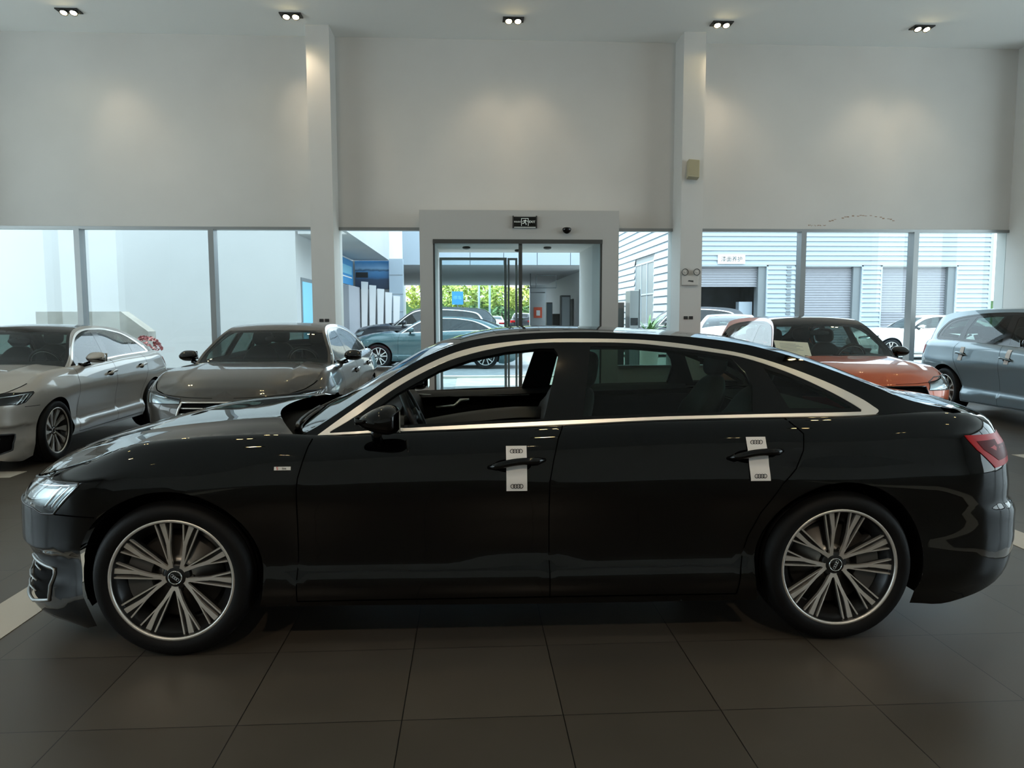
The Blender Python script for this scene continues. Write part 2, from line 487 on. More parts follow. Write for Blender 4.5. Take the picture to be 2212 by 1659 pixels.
def ribbon(P, lift, w, d=.002, up=None):
    """flat strip of width w along 2D polyline P on a lifted surface"""
    V = []; F = []; N = []; e = 1e-3
    for i, p in enumerate(P):
        q0 = P[max(0, i-1)]; q1 = P[min(len(P)-1, i+1)]
        t = Vector((q1[0]-q0[0], q1[1]-q0[1])).normalized(); n = Vector((-t.y, t.x))*w/2
        o = Vector(lift(*p)); u = Vector(lift(p[0]+e, p[1]))-o; v = Vector(lift(p[0], p[1]+e))-o
        nn = u.cross(v).normalized()
        if up is not None and nn.dot(up) < 0: nn = -nn
        for sg in (-1, 1):
            V.append(Vector(lift(p[0]+n.x*sg, p[1]+n.y*sg))+nn*d); N.append(nn)
    for i in range(len(P)-1):
        F += [(2*i, 2*i+2, 2*i+3), (2*i, 2*i+3, 2*i+1)]
    return V, orient(V, F, N), N
# ------------------------------------------------------------------ wheels
def make_wheel(name, parent, x, y, R, rimR, style, side=1, width=.24):
    """wheel centre at (x, y, R); outward face towards +Y*side"""
    T = Matrix.Rotation(0 if side > 0 else math.pi, 4, 'Z')
    sw = width/2; f = .93
    tb = MB(); r0 = rimR+.004
    prof = [(rimR*.97, -sw*.9), (r0+.004, -sw*.97), (R*.90, -sw*1.02), (R-.012, -sw*.86), (R, -sw*.68)]
    for k in (-.45, -.15, .15, .45): prof += [(R, (k-.02)*sw*1.3), (R-.006, (k-.015)*sw*1.3), (R-.006, (k+.015)*sw*1.3), (R, (k+.02)*sw*1.3)]
    prof += [(R, sw*.68), (R-.012, sw*.86), (R*.93, sw*.99), (R*.86, sw*1.03), (r0+.012, sw*1.0), (r0, sw*.95), (rimR*.97, sw*.85)]
    tb.lathe(prof, 64)
    tire = tb.build('wheel', M['rubber'], parent); tire.location = (x, y, R)
    if side < 0: tire.rotation_euler = (0, 0, math.pi)
    rb = MB(); h0 = sw*.93
    rb.lathe([(rimR-.004, -sw*.8), (rimR-.045, -sw*.6), (rimR-.05, h0-.06), (rimR-.02, h0-.035), (rimR-.012, h0-.012), (rimR-.012, h0-.004)], 64)
    rb.lathe([(.0, -.02), (rimR-.05, -.03)], 48)
    rb.build('rim', M['rim_dark'], tire)
    lb = MB(); lb.lathe([(rimR-.010, h0-.012), (rimR-.009, h0+.001), (rimR-.003, h0+.004), (rimR+.004, h0+.002), (rimR+.006, h0-.006)], 72)
    lb.build('rim_lip', M['machined'], tire)
    zf = h0-.018
    def P(r, deg): return (r*math.cos(R_(deg)), r*math.sin(R_(deg)))
    def plate(poly, h, dep, m_, nm, cup=.03):
        b = MB()
        def hh(px, pz): return h-cup*(1-min(1, math.hypot(px, pz)/rimR))**1.5
        b.prism(poly, lambda px, pz: (px, hh(px, pz)-dep, pz), lambda px, pz: (px, hh(px, pz), pz))
        return b.build(nm, m_, tire)
    if style == 'hero':
        rr = rimR-.010
        for k in range(5):
            ax = -84+72*k; sp = MB(); dk = MB()
            def hh(px, pz, e=0): return zf-e-.035*(1-min(1, math.hypot(px, pz)/rimR))**1.3
            for sg in (-1, 1):
                A = lambda r, d: P(r, ax+sg*d)
                polys = [
                    [A(.052, 3), A(.052, 19), A(.11, 22.6), (A(.156, 25.6)), A(.150, 19.2), A(.10, 14.5), A(.075, 8)],
                    [A(.148, 19.6), A(.156, 25.6), A(.175, 25.0), A(rr, 24.2), A(rr, 18.8), A(.185, 20.0)],
                    [A(.150, 24.2), A(.156, 25.6), A(rr, 30.9), A(rr, 29.3), A(.165, 24.6)],
                    [A(.064, 4.5), A(.072, 9.5), A(rr, 15.4), A(rr, 13.8)],
                    [A(.045, -.01), A(.045, 20), A(.058, 14), A(.066, 5), A(.060, -.01)],
                ]
                for pl in polys:
                    if sg < 0: pl = pl[::-1]
                    sp.prism(pl, lambda a, b: (a, hh(a, b, .016), b), lambda a, b: (a, hh(a, b), b))
                pl = [A(.07, 5), A(.07, 14), A(.16, 25), A(rr, 29.8), A(rr, 14.2)]
                if sg < 0: pl = pl[::-1]
                dk.prism(pl, lambda a, b: (a, hh(a, b, .045), b), lambda a, b: (a, hh(a, b, .014), b))
            sp.build('spoke', M['machined'], tire); dk.build('spoke_pocket', M['rim_dark'], tire)
    elif style == 'turbine':
        rr = rimR-.012
        for k in range(10):
            ax = 36*k
            w = 10 if k % 2 else 9
            pl = [P(.05, ax-16), P(rr, ax-w+4), P(rr, ax+w+2), P(rr*.62, ax+w-5), P(.05, ax+2)]
            plate(pl, zf, .02, M['machined'] if k % 2 == 0 else M['machined'], 'spoke')
    elif style == 'five':
        rr = rimR-.012
        for k in range(5):
            ax = 90+72*k
            for d in (-9, 9):
                plate([P(.05, ax+d*.9-14), P(rr, ax+d*1.6-3.4), P(rr, ax+d*1.6+3.4), P(.05, ax+d*.9+14)], zf, .02, M['machined'], 'spoke')
    else:
        rr = rimR-.012
        for k in range(5):
            ax = 90+72*k
            plate([P(.05, ax-30), P(rr, ax-9), P(rr, ax+9), P(.05, ax+30)], zf, .02, M['machined'], 'spoke')
    hb = MB(); hb.lathe([(.0, zf-.030), (.052, zf-.030), (.060, zf-.036), (.066, zf-.06), (.05, zf-.10)], 32)
    if style == 'hero':
        for k in range(5):
            a = R_(90-84+36+72*k); 
            hb.lathe([(.0, 0), (.008, 0), (.010, -.004), (.010, -.02)], 8, Matrix.Translation((.056*1.0*math.cos(a)*1.2, zf-.045, .056*1.2*math.sin(a))))
    hb.build('hub', M['rim_dark'], tire)
    cp = MB(); cp.lathe([(0, zf-.020), (.026, zf-.020), (.028, zf-.022)], 32); cp.build('centre_cap', M['gloss_black'], tire)
    cr = MB(); cr.lathe([(.0275, zf-.024), (.0275, zf-.018), (.0305, zf-.018), (.0315, zf-.024)], 36)
    if style == 'hero':
        for k in range(4):
            q = -.0147+.0098*k; ang = R_(40 if x > 0 else -65)
            ring = [(q*math.cos(ang)+.0066*math.cos(t*math.pi/8), zf-.0185, q*math.sin(ang)+.0066*math.sin(t*math.pi/8)) for t in range(16)]
            cr.tube(ring, .0012, 5, closed=True)
    cr.build('cap_emblem', M['bright_chrome'], tire)
    db = MB(); db.lathe([(.055, .045), (.085, .045), (.088, .02), (rimR*.72, .02), (rimR*.72, -.005), (.06, -.005)], 48)
    db.build('brake_disc', M['steel'], tire)
    cb = MB(); sgx = -1 if x > 0 else 1
    cal = circ(0, 0, rimR*.80, -38, 38, 8)+circ(0, 0, rimR*.42, 30, -30, 6)
    if sgx*side > 0: cal = [(-p, q) for p, q in cal][::-1]
    cb.prism([(p*(1 if x > 0 else 1), q) for p, q in cal], lambda a, b: (a, .0, b), lambda a, b: (a, .055, b))
    cb.build('brake_caliper', M['caliper'], tire)
    return tire
# ------------------------------------------------------------------ body data (metres): long four-door saloon
SALOON = dict(
    zt=[(-3.15, 1.01), (-2.7, 1.02), (-2.45, 1.03), (-2.3, 1.045), (-2.1, 1.055), (-1.9, 1.056), (-1.6, 1.044), (-1.2, 1.041), (-.72, 1.034), (-.23, 1.016), (.18, 1.003), (.52, .993), (.87, .980), (1.05, .988), (1.3, .982), (1.6, .960), (1.8, .920), (2.0, .865), (2.2, .815), (2.4, .775), (2.88, .745)],
    zb=[(-3.15, .40), (-2.8, .39), (-2.62, .34), (-2.48, .275), (-2.38, .215), (-2.2, .168), (-2.03, .14), (-1.93, .15), (-1.2, .195), (-.17, .200), (1.1, .218), (1.85, .12), (1.98, .095), (2.08, .080), (2.2, .098), (2.32, .14), (2.45, .165), (2.88, .18)],
    E=[(-2.2, 1.058), (-2.05, 1.075), (-1.9, 1.11), (-1.75, 1.17), (-1.55, 1.25), (-1.35, 1.32), (-1.13, 1.376), (-.9, 1.407), (-.6, 1.427), (-.35, 1.434), (-.2, 1.432), (.02, 1.42), (.178, 1.397), (.334, 1.35), (.532, 1.247), (.728, 1.114), (.874, 1.019), (.94, .982)],
    crown=[(-3, .02), (-2.6, .030), (-2.3, .050), (-2.12, .048), (-1.98, .065), (-1.85, .075), (-1.65, .072), (-1.46, .06), (-1.27, .045), (-.9, .024), (-.5, .022), (-.1, .026), (.09, .026), (.27, .026), (.36, .030), (.6, .044), (.83, .062), (.94, .072)],
    xf=[(0.08, 2.205), (0.12, 2.375), (0.19, 2.435), (0.29, 2.425), (0.345, 2.39), (0.4, 2.395), (0.43, 2.415), (0.5, 2.43), (0.64, 2.42), (0.68, 2.4), (0.73, 2.365), (0.77, 2.325), (0.83, 2.255), (0.9, 2.135)],
    xr=[(0.15, -2.56), (0.3, -2.61), (0.37, -2.63), (0.42, -2.64), (0.55, -2.64), (0.6, -2.615), (0.625, -2.58), (0.69, -2.575), (0.79, -2.555), (0.87, -2.55), (0.94, -2.505), (0.99, -2.485), (1.03, -2.45), (1.06, -2.43)],
    wp=[(-2.6, .88), (-2.2, .915), (-1.9, .930), (-1.5, .941), (-.8, .943), (0, .941), (1.0, .943), (1.5, .941), (1.75, .925), (2.1, .885), (2.4, .84)],
    ins=[(.06, .10), (.20, .052), (.25, .025), (.31, .012), (.40, .012), (.50, .016), (.60, .012), (.70, .003), (.78, 0), (.80, .003), (.86, .019), (.92, .035), (.97, .048), (1.06, .070)],
    gy=[(-2.4, .70), (-2.1, .745), (-1.7, .790), (-1.2, .82), (-.6, .84), (0, .842), (.6, .825), (.94, .78), (1.1, .74)],
    hoodc=[(.9, 1.03), (1.15, 1.03), (1.4, 1.012), (1.7, .978), (2.0, .915), (2.2, .845), (2.35, .775), (2.45, .75)],
    xF0=1.68, xR0=-1.95, LF=1.2, LR=1.2, R=.353, nose=(.82,.80), tail=(.84,.86))
SALOON.update(
    dlo_out=[(.886,.971),(.716,1.092),(.53,1.212),(.336,1.309),(.178,1.36),(.017,1.385),(-.146,1.398),(-.333,1.401),(-.601,1.396),(-.802,1.379),(-.964,1.355),(-1.131,1.326),(-1.315,1.271),(-1.505,1.196),(-1.653,1.123),(-1.715,1.082),(-1.738,1.062),(-1.72,1.046)],
    dlo_in=[(.825,.990),(.714,1.056),(.529,1.183),(.336,1.283),(.178,1.334),(.018,1.365),(-.145,1.381),(-.332,1.384),(-.599,1.379),(-.799,1.359),(-.961,1.338),(-1.128,1.309),(-1.31,1.248),(-1.497,1.162),(-1.606,1.1),(-1.654,1.068)],
    belt=[(-1.65,1.058),(-1.193,1.053),(-.718,1.046),(-.228,1.031),(.18,1.017),(.523,1.003),(.71,.992),(.825,.984)],
    winF=[(.60,1.012),(.60,1.105),(.529,1.155),(.336,1.258),(.178,1.310),(.018,1.342),(-.145,1.358),(-.215,1.358),(-.235,1.33),(-.150,1.040),(.18,1.032),(.523,1.017)],
    winR=[(-.331,1.050),(-.391,1.366),(-.599,1.364),(-.799,1.345),(-.961,1.325),(-1.07,1.306),(-1.125,1.24),(-1.147,1.179),(-1.128,1.065),(-.718,1.060)],
    winQ=[(-1.306,1.078),(-1.217,1.262),(-1.305,1.230),(-1.49,1.148),(-1.60,1.084),(-1.61,1.075)],
    doorF=[(.892,1.2),(.892,.969),(.905,.941),(.925,.877),(.944,.808),(.949,.755),(.965,.292),(.966,.245),(-.167,.235),(-.166,.356),(-.161,.675),(-.163,.776),(-.182,.870),(-.206,.962),(-.232,1.018),(-.232,1.2)],
    doorR=[(-.232,1.2),(-.232,1.018),(-.206,.962),(-.182,.870),(-.163,.776),(-.161,.675),(-.166,.356),(-.167,.235),(-1.03,.235),(-1.045,.36),(-1.08,.50),(-1.13,.62),(-1.218,.757),(-1.28,.822),(-1.323,.901),(-1.332,.974),(-1.267,1.053),(-1.267,1.2)],
    headlight=[(2.10,.792),(2.027,.787),(1.895,.792),(1.895,.776),(2.029,.646),(2.095,.641),(2.15,.660)], hl_front=[(.42,.675),(.42,.735)],
    taillight=[(-2.104,.954),(-2.162,.887),(-2.261,.800)], tl_rear=[(.40,.835),(.40,.945)],
    header=(.30,.06), sunroof=(-.75,.06,.46), backlight=(-1.12,-1.90), lid=-2.0, arch=.400, gr=[(.42,.31),(.47,.50),(.40,.70)])
def amap(s, pts):
    return [(s.a_of(s.fx(x), s.fz(z)), s.fz(z)) for x, z in pts]
def rings(R, n=4, w=.0012):
    """four interlinked rings centred on the origin in the XZ plane"""
    b = MB()
    for k in range(n):
        cx = (k-(n-1)/2)*R*1.42
        b.tube([(cx+R*math.cos(t*math.pi/12), 0, R*math.sin(t*math.pi/12)) for t in range(24)], w, 6, closed=True)
    return b
def blob(fn, nu=24, nv=16):
    """closed surface from fn(theta, phi)"""
    b = MB(); V = []; F = []
    for i in range(nv+1):
        for j in range(nu): V.append(fn(2*math.pi*j/nu, math.pi*i/nv-math.pi/2))
    for i in range(nv):
        for j in range(nu): F.append((i*nu+j, i*nu+(j+1) % nu, (i+1)*nu+(j+1) % nu, (i+1)*nu+j))
    return b.add(V, F, True)
def sp(v, p): return math.copysign(abs(v)**p, v)
def add_seat(p, cx, cy, m, sc=1.0, head=True):
    """cushion, leaning backrest with bolsters, head restraint; car-local"""
    def cush(t, f):
        x = .26*sp(math.cos(t), .5)*sp(math.cos(f), .5); y = .25*sp(math.sin(t), .5)*sp(math.cos(f), .5); z = .085*sp(math.sin(f), .6)
        return (cx+.10+x, cy+y, .48+z+.05*(abs(y)/.25)**3+.04*x)
    blob(cush).build('seat_cushion', m, p)
    def back(t, f):
        y = .245*sp(math.cos(t), .55)*sp(math.cos(f), .6); x = .075*sp(math.sin(t), .6)*sp(math.cos(f), .6); h = .33*sp(math.sin(f), .75)
        yy = y*(1-.28*max(0, h/.33)**2); u = h+.33
        return (cx-.20-.34*u+x+.05*(abs(y)/.25)**3*(1 if h < .15 else .4), cy+yy, .52+u*.95)
    blob(back, 28, 20).build('seat_back', m, p)
    if head:
        def hd(t, f):
            y = .125*sp(math.cos(t), .6)*sp(math.cos(f), .6); x = .055*sp(math.sin(t), .7)*sp(math.cos(f), .7); h = .095*sp(math.sin(f), .7)
            return (cx-.425-.15*h+x, cy+y, 1.235+h)
        blob(hd).build('head_restraint', m, p)
def build_car(s, root, o):
    """o: options dict. Builds every part as a child of root."""
    d = s.d; pm = o['paint']; gm = o.get('glass', M['tint']); gf = o.get('glassF', gm)
    fx, fz = s.fx, s.fz
    pf = lambda k: [(fx(x), fz(z)) for x, z in d[k]]
    # ---------------- flanks
    rf = s.R/.353*d['arch']
    doorF = dense([(x, z) for x, z in pf('doorF')], .05); doorR = dense(pf('doorR'), .05)
    hl = amap(s, d['headlight'])
    hl = dense(hl+[(s.a_front(y*s.sy, fz(z)), fz(z)) for y, z in d['hl_front']], .03, True)
    tl = amap(s, d['taillight'])
    tl = dense(tl+[(s.a_front(y*s.sy, fz(z), -1), fz(z)) for y, z in d['tl_rear']], .03, True)
    aF = s.xF0+s.LF*.9999
    gr = dense([(aF, fz(d['gr'][0][1]))]+[(s.a_front(y*s.sy, fz(z)), fz(z)) for y, z in d['gr']]+[(aF, fz(d['gr'][-1][1]))], .03, True)
    af = lambda y, z: (s.a_front(y*s.sy, fz(z)), fz(z))
    it = dense([af(*p) for p in d.get('intake', [(.78, .37), (.765, .22), (.67, .185), (.42, .20), (.42, .33), (.62, .39)])], .03, True)
    ar = d['arch']
    # doors keep clear of the wheel arches
    hubs = ((s.hub, rf), (-s.hub_r, rf))
    regs = [('door_front', doorF), ('door_rear', doorR), ('headlight', hl), ('taillight', tl), ('grille', gr), ('air_intake', it)]
    for hx, r in hubs: regs.append((None, arch_poly(s, hx, r)))
    G = body_patch(s, regs)
    B = {k: (v, orient(v, f, n), n) for k, (v, f, n) in G.items()}
    def flip_out(p):
        V, F, N = p
        # make normals point away from the centre line
        N = [n if True else n for n in N]
        return V, F, N
    sgn = 1
    V, F, N = B['base']; k = max(range(len(V)), key=lambda i: V[i][1])
    if N[k][1] < 0: sgn = -1
    for kx in B:
        V, F, N = B[kx]; N = [n*sgn for n in N]; B[kx] = (V, orient(V, F, N), N)
    both = lambda p: join(p, mirror_y(*p))
    make('body_shell', both(B['base']), pm, root)
    parts = {}
    for nm in ('door_front', 'door_rear'):
        for side in (1, -1):
            p = B[nm] if side > 0 else mirror_y(*B[nm])
            do = make(nm, p, pm, root); parts[nm, side] = do
            cv = offset((list(p[0]), p[1], p[2]), -.055); make('door_card', (cv[0], cv[1], cv[2]), M['interior'], do)
    # ---------------- arch lips and wheel wells
    for hx, r in hubs:
        arc = circ(hx, s.R*1.02, r, 200, -20, 44)
        arc = [(x, z) for x, z in arc if z > s.zb(x)-.01 or True]
        for side in (1, -1):
            b = MB()
            fl = []
            for x, z in arc:
                zz = max(z, s.zb(s.a_of(x, z) if x > s.xF0 else x)); a = s.a_of(x, zz); p = s.side(a, zz); fl.append(p)
            def lip(u, v):
                i = min(len(fl)-1, int(round(u*(len(fl)-1)))); p = fl[i]
                ins = v*.15
                c = Vector((hx, 0, s.R*1.02)); q = Vector((p[0], 0, p[2]))-c; q = q*(1-.01*v)+c
                return (q.x, (p[1]-ins)*side, q.z)
            b.grid(lip, len(fl)-1, 3); lo = b.build('arch_lip', M['matte_black'], root)
            w = MB(); rr = r-.004
            w.grid(lambda u, v: (hx+rr*math.cos(math.pi*(1.08-1.16*u)), side*(s.wp(hx)-.06-.33*v), s.R*1.02+rr*math.sin(math.pi*(1.08-1.16*u))), 30, 1)
            w.prism(circ(hx, s.R*1.02, rr, 190, -10, 30), lambda a, c: (a, side*(s.wp(hx)-.40), c), lambda a, c: (a, side*(s.wp(hx)-.39), c))
            w.build('wheel_liner', M['matte_black'], root)
    # ---------------- underbody
    ub = MB(); ub.box(-s.hub_r-.55*1, s.hub+.55, -.56*s.sy, .56*s.sy, .17, .34); ub.box(-s.hub_r+rf+.02, s.hub-rf-.02, -.86*s.sy, .86*s.sy, s.zb(0)+.015, .30)
    ub.build('underbody', M['matte_black'], root)
    # ---------------- greenhouse flanks
    X0 = pf('dlo_out'); XI = pf('dlo_in'); BL = pf('belt')
    top_out = spline(X0, 4); top_in = spline(XI, 4)
    cx0 = [(x, s.zt(x)-.02) for x in cols(min(p[0] for p in X0)+.01, X0[0][0], .05)]
    chrome = dense(top_out+[(x, s.zt(x)-.004) for x in cols(top_out[-1][0], top_out[0][0], .05)[1:-1]], .05, True)
    inner = dense(top_in+BL, .05, True)
    rg = [('window_trim', chrome), ('pillar_trim', inner)]
    wf = dense(spline(pf('winF'), 1), .04, True); wr = dense(pf('winR'), .04, True); wq = dense(pf('winQ'), .04, True) if d.get('winQ') else None
    rg += [('window_front', wf), ('window_rear', wr)]
    if wq: rg.append(('window_quarter', wq))
    G = g_patch(s, rg)
    GB = {}
    V, F, N = G['base']; sg = 1 if sum(n[1] for n in N) > 0 else -1
    for k_, (V, F, N) in G.items():
        N = [n*sg for n in N]; GB[k_] = (V, orient(V, F, N), N)
    make('roof_rail', both(GB['base']), pm, root)
    lin = offset(GB['base'], -.03); l2 = offset(GB['pillar_trim'], -.03)
    make('pillar_lining', both(join(lin, l2)), M['interior'], root)
    for side in (1, -1):
        q = (lambda p: p) if side > 0 else (lambda p: mirror_y(*p))
        make('window_trim', q(offset(thick(GB['window_trim'], .010), .004)), o.get('trim', M['chrome']), root)
        make('pillar_trim', q(thick(offset(GB['pillar_trim'], .001), .012)), M['gloss_black'], root)
        if not (o.get('open_window')):
            make('window_front', q(GB['window_front']), gf, parts['door_front', side])
        make('window_rear', q(GB['window_rear']), gm, parts['door_rear', side])
        if wq: make('quarter_window', q(GB['window_quarter']), gm, root)
        # inner sill of the windows
        b = MB(); xs = (fx(.86), fx(-1.25))
        b.grid(lambda u, v: ((xs[0]+(xs[1]-xs[0])*u), side*(s.gside(xs[0]+(xs[1]-xs[0])*u, s.zt(xs[0]+(xs[1]-xs[0])*u)+.02)-.002-.075*v), s.zt(xs[0]+(xs[1]-xs[0])*u)+.022-.035*v**2), 24, 4)
        b.build('door_sill_trim', M['interior'], root)
    # ---------------- top
    hx_, hc = d['header']; hd = lambda y: fx(hx_)+hc*(1-(y/(.62*s.sy))**2)
    w_ = lambda x: (s.ye(x) if x > s.xD else s.crest(x)[0])
    xa = s.xA; cw = d.get('cowlx', .20); wy = s.ye(xa)
    ws = [(xa-.02+cw*(1-(1-2*k/10)**2)-.005, (wy-.03)*(1-2*k/10)) for k in range(11)]
    xh = cols(fx(hx_), xa-.03, .06)
    wsl = [(x, (w_(x)-.035)) for x in xh]
    wsp = [(x, y) for x, y in ws]+[(x, -y) for x, y in wsl[::-1]]+[(hd(y), y) for y in [(-.9+1.8*k/8)*w_(fx(hx_)) for k in range(9)]]+[(x, y) for x, y in wsl]
    wsp = dense(wsp, .05, True)
    b0, b1 = fx(d['backlight'][0]), fx(d['backlight'][1])
    xb = cols(b1, b0, .06)
    bi = d.get('bl_inset', .10)
    bl = [(x, w_(x)-bi) for x in xb]+[(b0-.03*(1-(q/4-1)**2), (w_(b0)-bi)*(1-2*q/8)) for q in range(1, 8)]+[(x, -(w_(x)-bi)) for x in xb[::-1]]+[(b1+.03*(1-(q/4-1)**2), -(w_(b1)-bi)*(1-2*q/8)) for q in range(1, 8)]
    bl = dense(bl, .05, True)
    rg = [('windscreen', wsp), ('rear_screen', bl)]
    if d.get('sunroof'):
        a0, a1, yw = d['sunroof']; rg.append(('sunroof', dense([(fx(a0), yw), (fx(a1), yw), (fx(a1)+.02, 0), (fx(a1), -yw), (fx(a0), -yw)], .05, True)))
    if d.get('lid'):
        xl = fx(d['lid']); xe = s.cR[0][0]+.03
        rg.append(('boot_lid', dense([(xl, .60*s.sy), (xl, -.60*s.sy), (xe+.06, -.60*s.sy), (xe+.01, -.4*s.sy), (xe+.005, 0), (xe+.01, .4*s.sy), (xe+.06, .60*s.sy)], .05, True)))
    G = top_patch(s, rg, None)
    T = {}
    for k_, (V, F, N) in G.items():
        sg = 1 if sum(n[2] for n in N) > 0 else -1
        N = [n*sg for n in N]; T[k_] = (V, orient(V, F, N), N)
    make('roof_panel', T['base'], o.get('roof', pm), root)
    make('headlining', offset(T['base'], -.03), M['interior'], root)
    make('windscreen', T['windscreen'], o.get('screen', M['screen_glass']), root)
    make('rear_screen', T['rear_screen'], gm, root)
    if 'sunroof' in T: make('sunroof', offset(T['sunroof'], .001), M['gloss_black'], root)
    if 'boot_lid' in T: make('boot_lid', offset(T['boot_lid'], .001), pm, root)
    G = hood_patch(s); V, F, N = G['base']; sg = 1 if sum(n[2] for n in N) > 0 else -1
    N = [n*sg for n in N]; make('bonnet', (V, orient(V, F, N), N), pm, root)
    # ---------------- cowl, wipers
    xt = s.xA; zc = s.zt(xt); b = MB()
    b.grid(lambda u, v: (xt-.10+.30*v+(.20*(1-(2*u-1)**2)), (2*u-1)*(s.crest(xt)[0]-.05), zc-.055+.050*(1-(2*u-1)**2)-.03*v), 24, 6); b.build('cowl_panel', M['matte_black'], root)
    cw_ = d.get('cowlx', .20)
    if o.get('wipers', True):
        def gz(x, y):
            if x <= xt: return s.topz(x, y)
            return s.E(xt)+(x-xt)*d.get('wslope', -.62)+s.crown(xt)*(1-min(1, abs(y)/s.ye(xt))**2.2)
        for (y0, y1) in ((.58, -.08), (-.04, -.64)):
            b = MB(); n_ = 10; L = []
            for k in range(n_+1):
                y = y0+(y1-y0)*k/n_; x = xt-.02+cw_*(1-(y/s.ye(xt))**2)+.012-.085*k/n_; L.append((x, y, gz(x, y)+.016))
            b.tube(L, [.011]*3+[.007]*8, 6); b.tube([(p[0]-.02, p[1], p[2]-.002) for p in L[3:]], .004, 5)
            b.build('wiper', M['trim_black'], root)
    # ---------------- panel gaps
    e = .0015; gaps = MB()
    def gap(P, w=.005):
        for sd in (1, -1):
            V, F, N = ribbon(dense(P, .03), s.side, w, .0008, None)
            if N[0][1] < 0: N = [-n for n in N]; V = [v-2*.0008*n*-1 for v, n in zip(V, N)]
            if sd < 0: V, F, N = mirror_y(V, F, N)
            gaps.add(V, F, True)
    clip = lambda P: [(x, min(z, s.zt(x)-.004)) for x, z in P]
    dF = pf('doorF'); dR = pf('doorR')
    nF = d.get('nF', (1, 8, 15)); nR = d.get('nR', (8, 17))
    gap(clip(dF[nF[0]:nF[1]])); gap(clip(dF[nF[1]:nF[2]])); gap(clip(dR[nR[0]:nR[1]]))
    gap([(dF[7][0], dF[7][1]), (dR[8][0], dR[8][1])])
    if d.get('bump_gap', True):
        h0 = hl[0]; g0 = amap(s, [(2.029, .645), (1.83, .640)]); gap(g0)
        gap([(s.xF0+s.LF*t, s.zt(s.xF0+s.LF*t)-.006) for t in (.22, .3, .45, .6, .8, .95)], .004)
    gaps.build('panel_gap', M['gap'], root, fix=False)
    # ---------------- lamps
    for side in (1, -1):
        q = (lambda p: p) if side > 0 else (lambda p: mirror_y(*p))
        h = B['headlight']
        inn = offset((list(h[0]), h[1], h[2]), -.035)
        ho = make('headlight', q(inn), o.get('lampback', M['lamp_reflector']), root)
        make('lamp_cover', q(offset(h, .001)), M['lamp_cover'], ho)
        b = MB(); c = [Vector(s.side(*p)) for p in hl]; cc = sum(c, Vector())/len(c)
        # frame round the lamp and light blades inside
        V = [Vector((v.x, v.y*side, v.z)) for v in c]; b.tube(V, .005, 6, closed=True); b.build('lamp_frame', M['trim_black'], ho)
        b = MB(); P = amap(s, [(1.915, .775), (2.00, .70), (2.035, .662)]); P2 = amap(s, [(1.95, .775), (2.035, .70), (2.07, .662)]); P3 = amap(s, [(1.99, .775), (2.07, .70), (2.11, .662)])
        for PP in (P, P2, P3):
            L = [Vector(s.side(*p)) for p in dense(PP, .02)]; L = [Vector((v.x-.012, (v.y-.018)*side, v.z)) for v in L]; b.tube(L, .006, 6)
        tp = [Vector(s.side(s.a_of(fx(1.92), fz(.78))+t*.05, fz(.778)-t*.004)) for t in range(11)]
        b.tube([Vector((v.x-.012, (v.y-.014)*side, v.z)) for v in tp], .007, 6)
        b.build('light_blade', M['bright_chrome'] if not o.get('dark_lamp') else M['white_lens'], ho)
        tq = B['taillight']; to = make('taillight', q(thick(offset(tq, .004), .03)), M['red_lens'], root)
        ti = dense(amap(s, [(-2.165, .925), (-2.20, .885), (-2.29, .830)])+[(s.a_front(.45*s.sy, fz(.86), -1), fz(.86)), (s.a_front(.45*s.sy, fz(.90), -1), fz(.90)), (s.a_of(fx(-2.30), fz(.90)), fz(.90)), (s.a_of(fx(-2.29), fz(.925)), fz(.925))], .03, True)
        V = []; 
        g2 = patch(ti, [], [], s.side)['base']; sgq = 1 if sum(n[1] for n in g2[2]) > 0 else -1
        n2 = [n*sgq for n in g2[2]]; make('lamp_insert', q(offset((g2[0], orient(g2[0], g2[1], n2), n2), .0055)), M['dark_red_lens'], to)
    # ---------------- grille and intakes
    g = B['grille']; inn = offset(g, -.03); go = make('grille', both(inn), M['matte_black'], root)
    b = MB(); nb = o.get('slats', 6)
    z0, z1 = fz(d['gr'][0][1]), fz(d['gr'][-1][1])
    for k in range(1, nb+1):
        z = z0+(z1-z0)*k/(nb+1); ye = lerp1(sorted([(fz(zz), yy*s.sy) for yy, zz in d['gr']]), z)-.015
        P = [s.side(s.a_front(abs(y), z), z) for y in [ye*(1-2*j/20) for j in range(21)]]
        P = [(p[0]-.012, abs(p[1])*(1 if j <= 10 else -1), p[2]) for j, p in enumerate(P)]
        b.tube(P, .0075, 6)
    b.build('grille_slat', o.get('slat_mat', M['chrome']), go)
    b = MB(); fr_ = [Vector(s.side(*p)) for p in gr if p[0] < aF-.01]; fr_ = sorted(fr_, key=lambda v: v.z) if False else fr_
    pts = [s.side(s.a_front(y*s.sy, fz(z)), fz(z)) for y, z in dense(d['gr'], .03)]
    top = [s.side(s.a_front(abs(y)*s.sy, z1), z1) for y in cols(-d['gr'][-1][0], d['gr'][-1][0], .05)]
    for sd in (1, -1): b.tube([(p[0]+.002, p[1]*sd, p[2]) for p in pts], .009, 6)
    ys = cols(-d['gr'][-1][0], d['gr'][-1][0], .05)
    b.tube([(p[0]+.002, abs(p[1])*(1 if y > 0 else -1), p[2]) for p, y in zip(top, ys)], .009, 6); b.build('grille_frame', o.get('slat_mat', M['chrome']), go)
    rb = rings(.055, w=.005); V = [Vector((0, v[0], v[2])) for v in rb.V]; zc2 = z0+(z1-z0)*.80; xx = s.side(s.a_front(.02, zc2), zc2)[0]
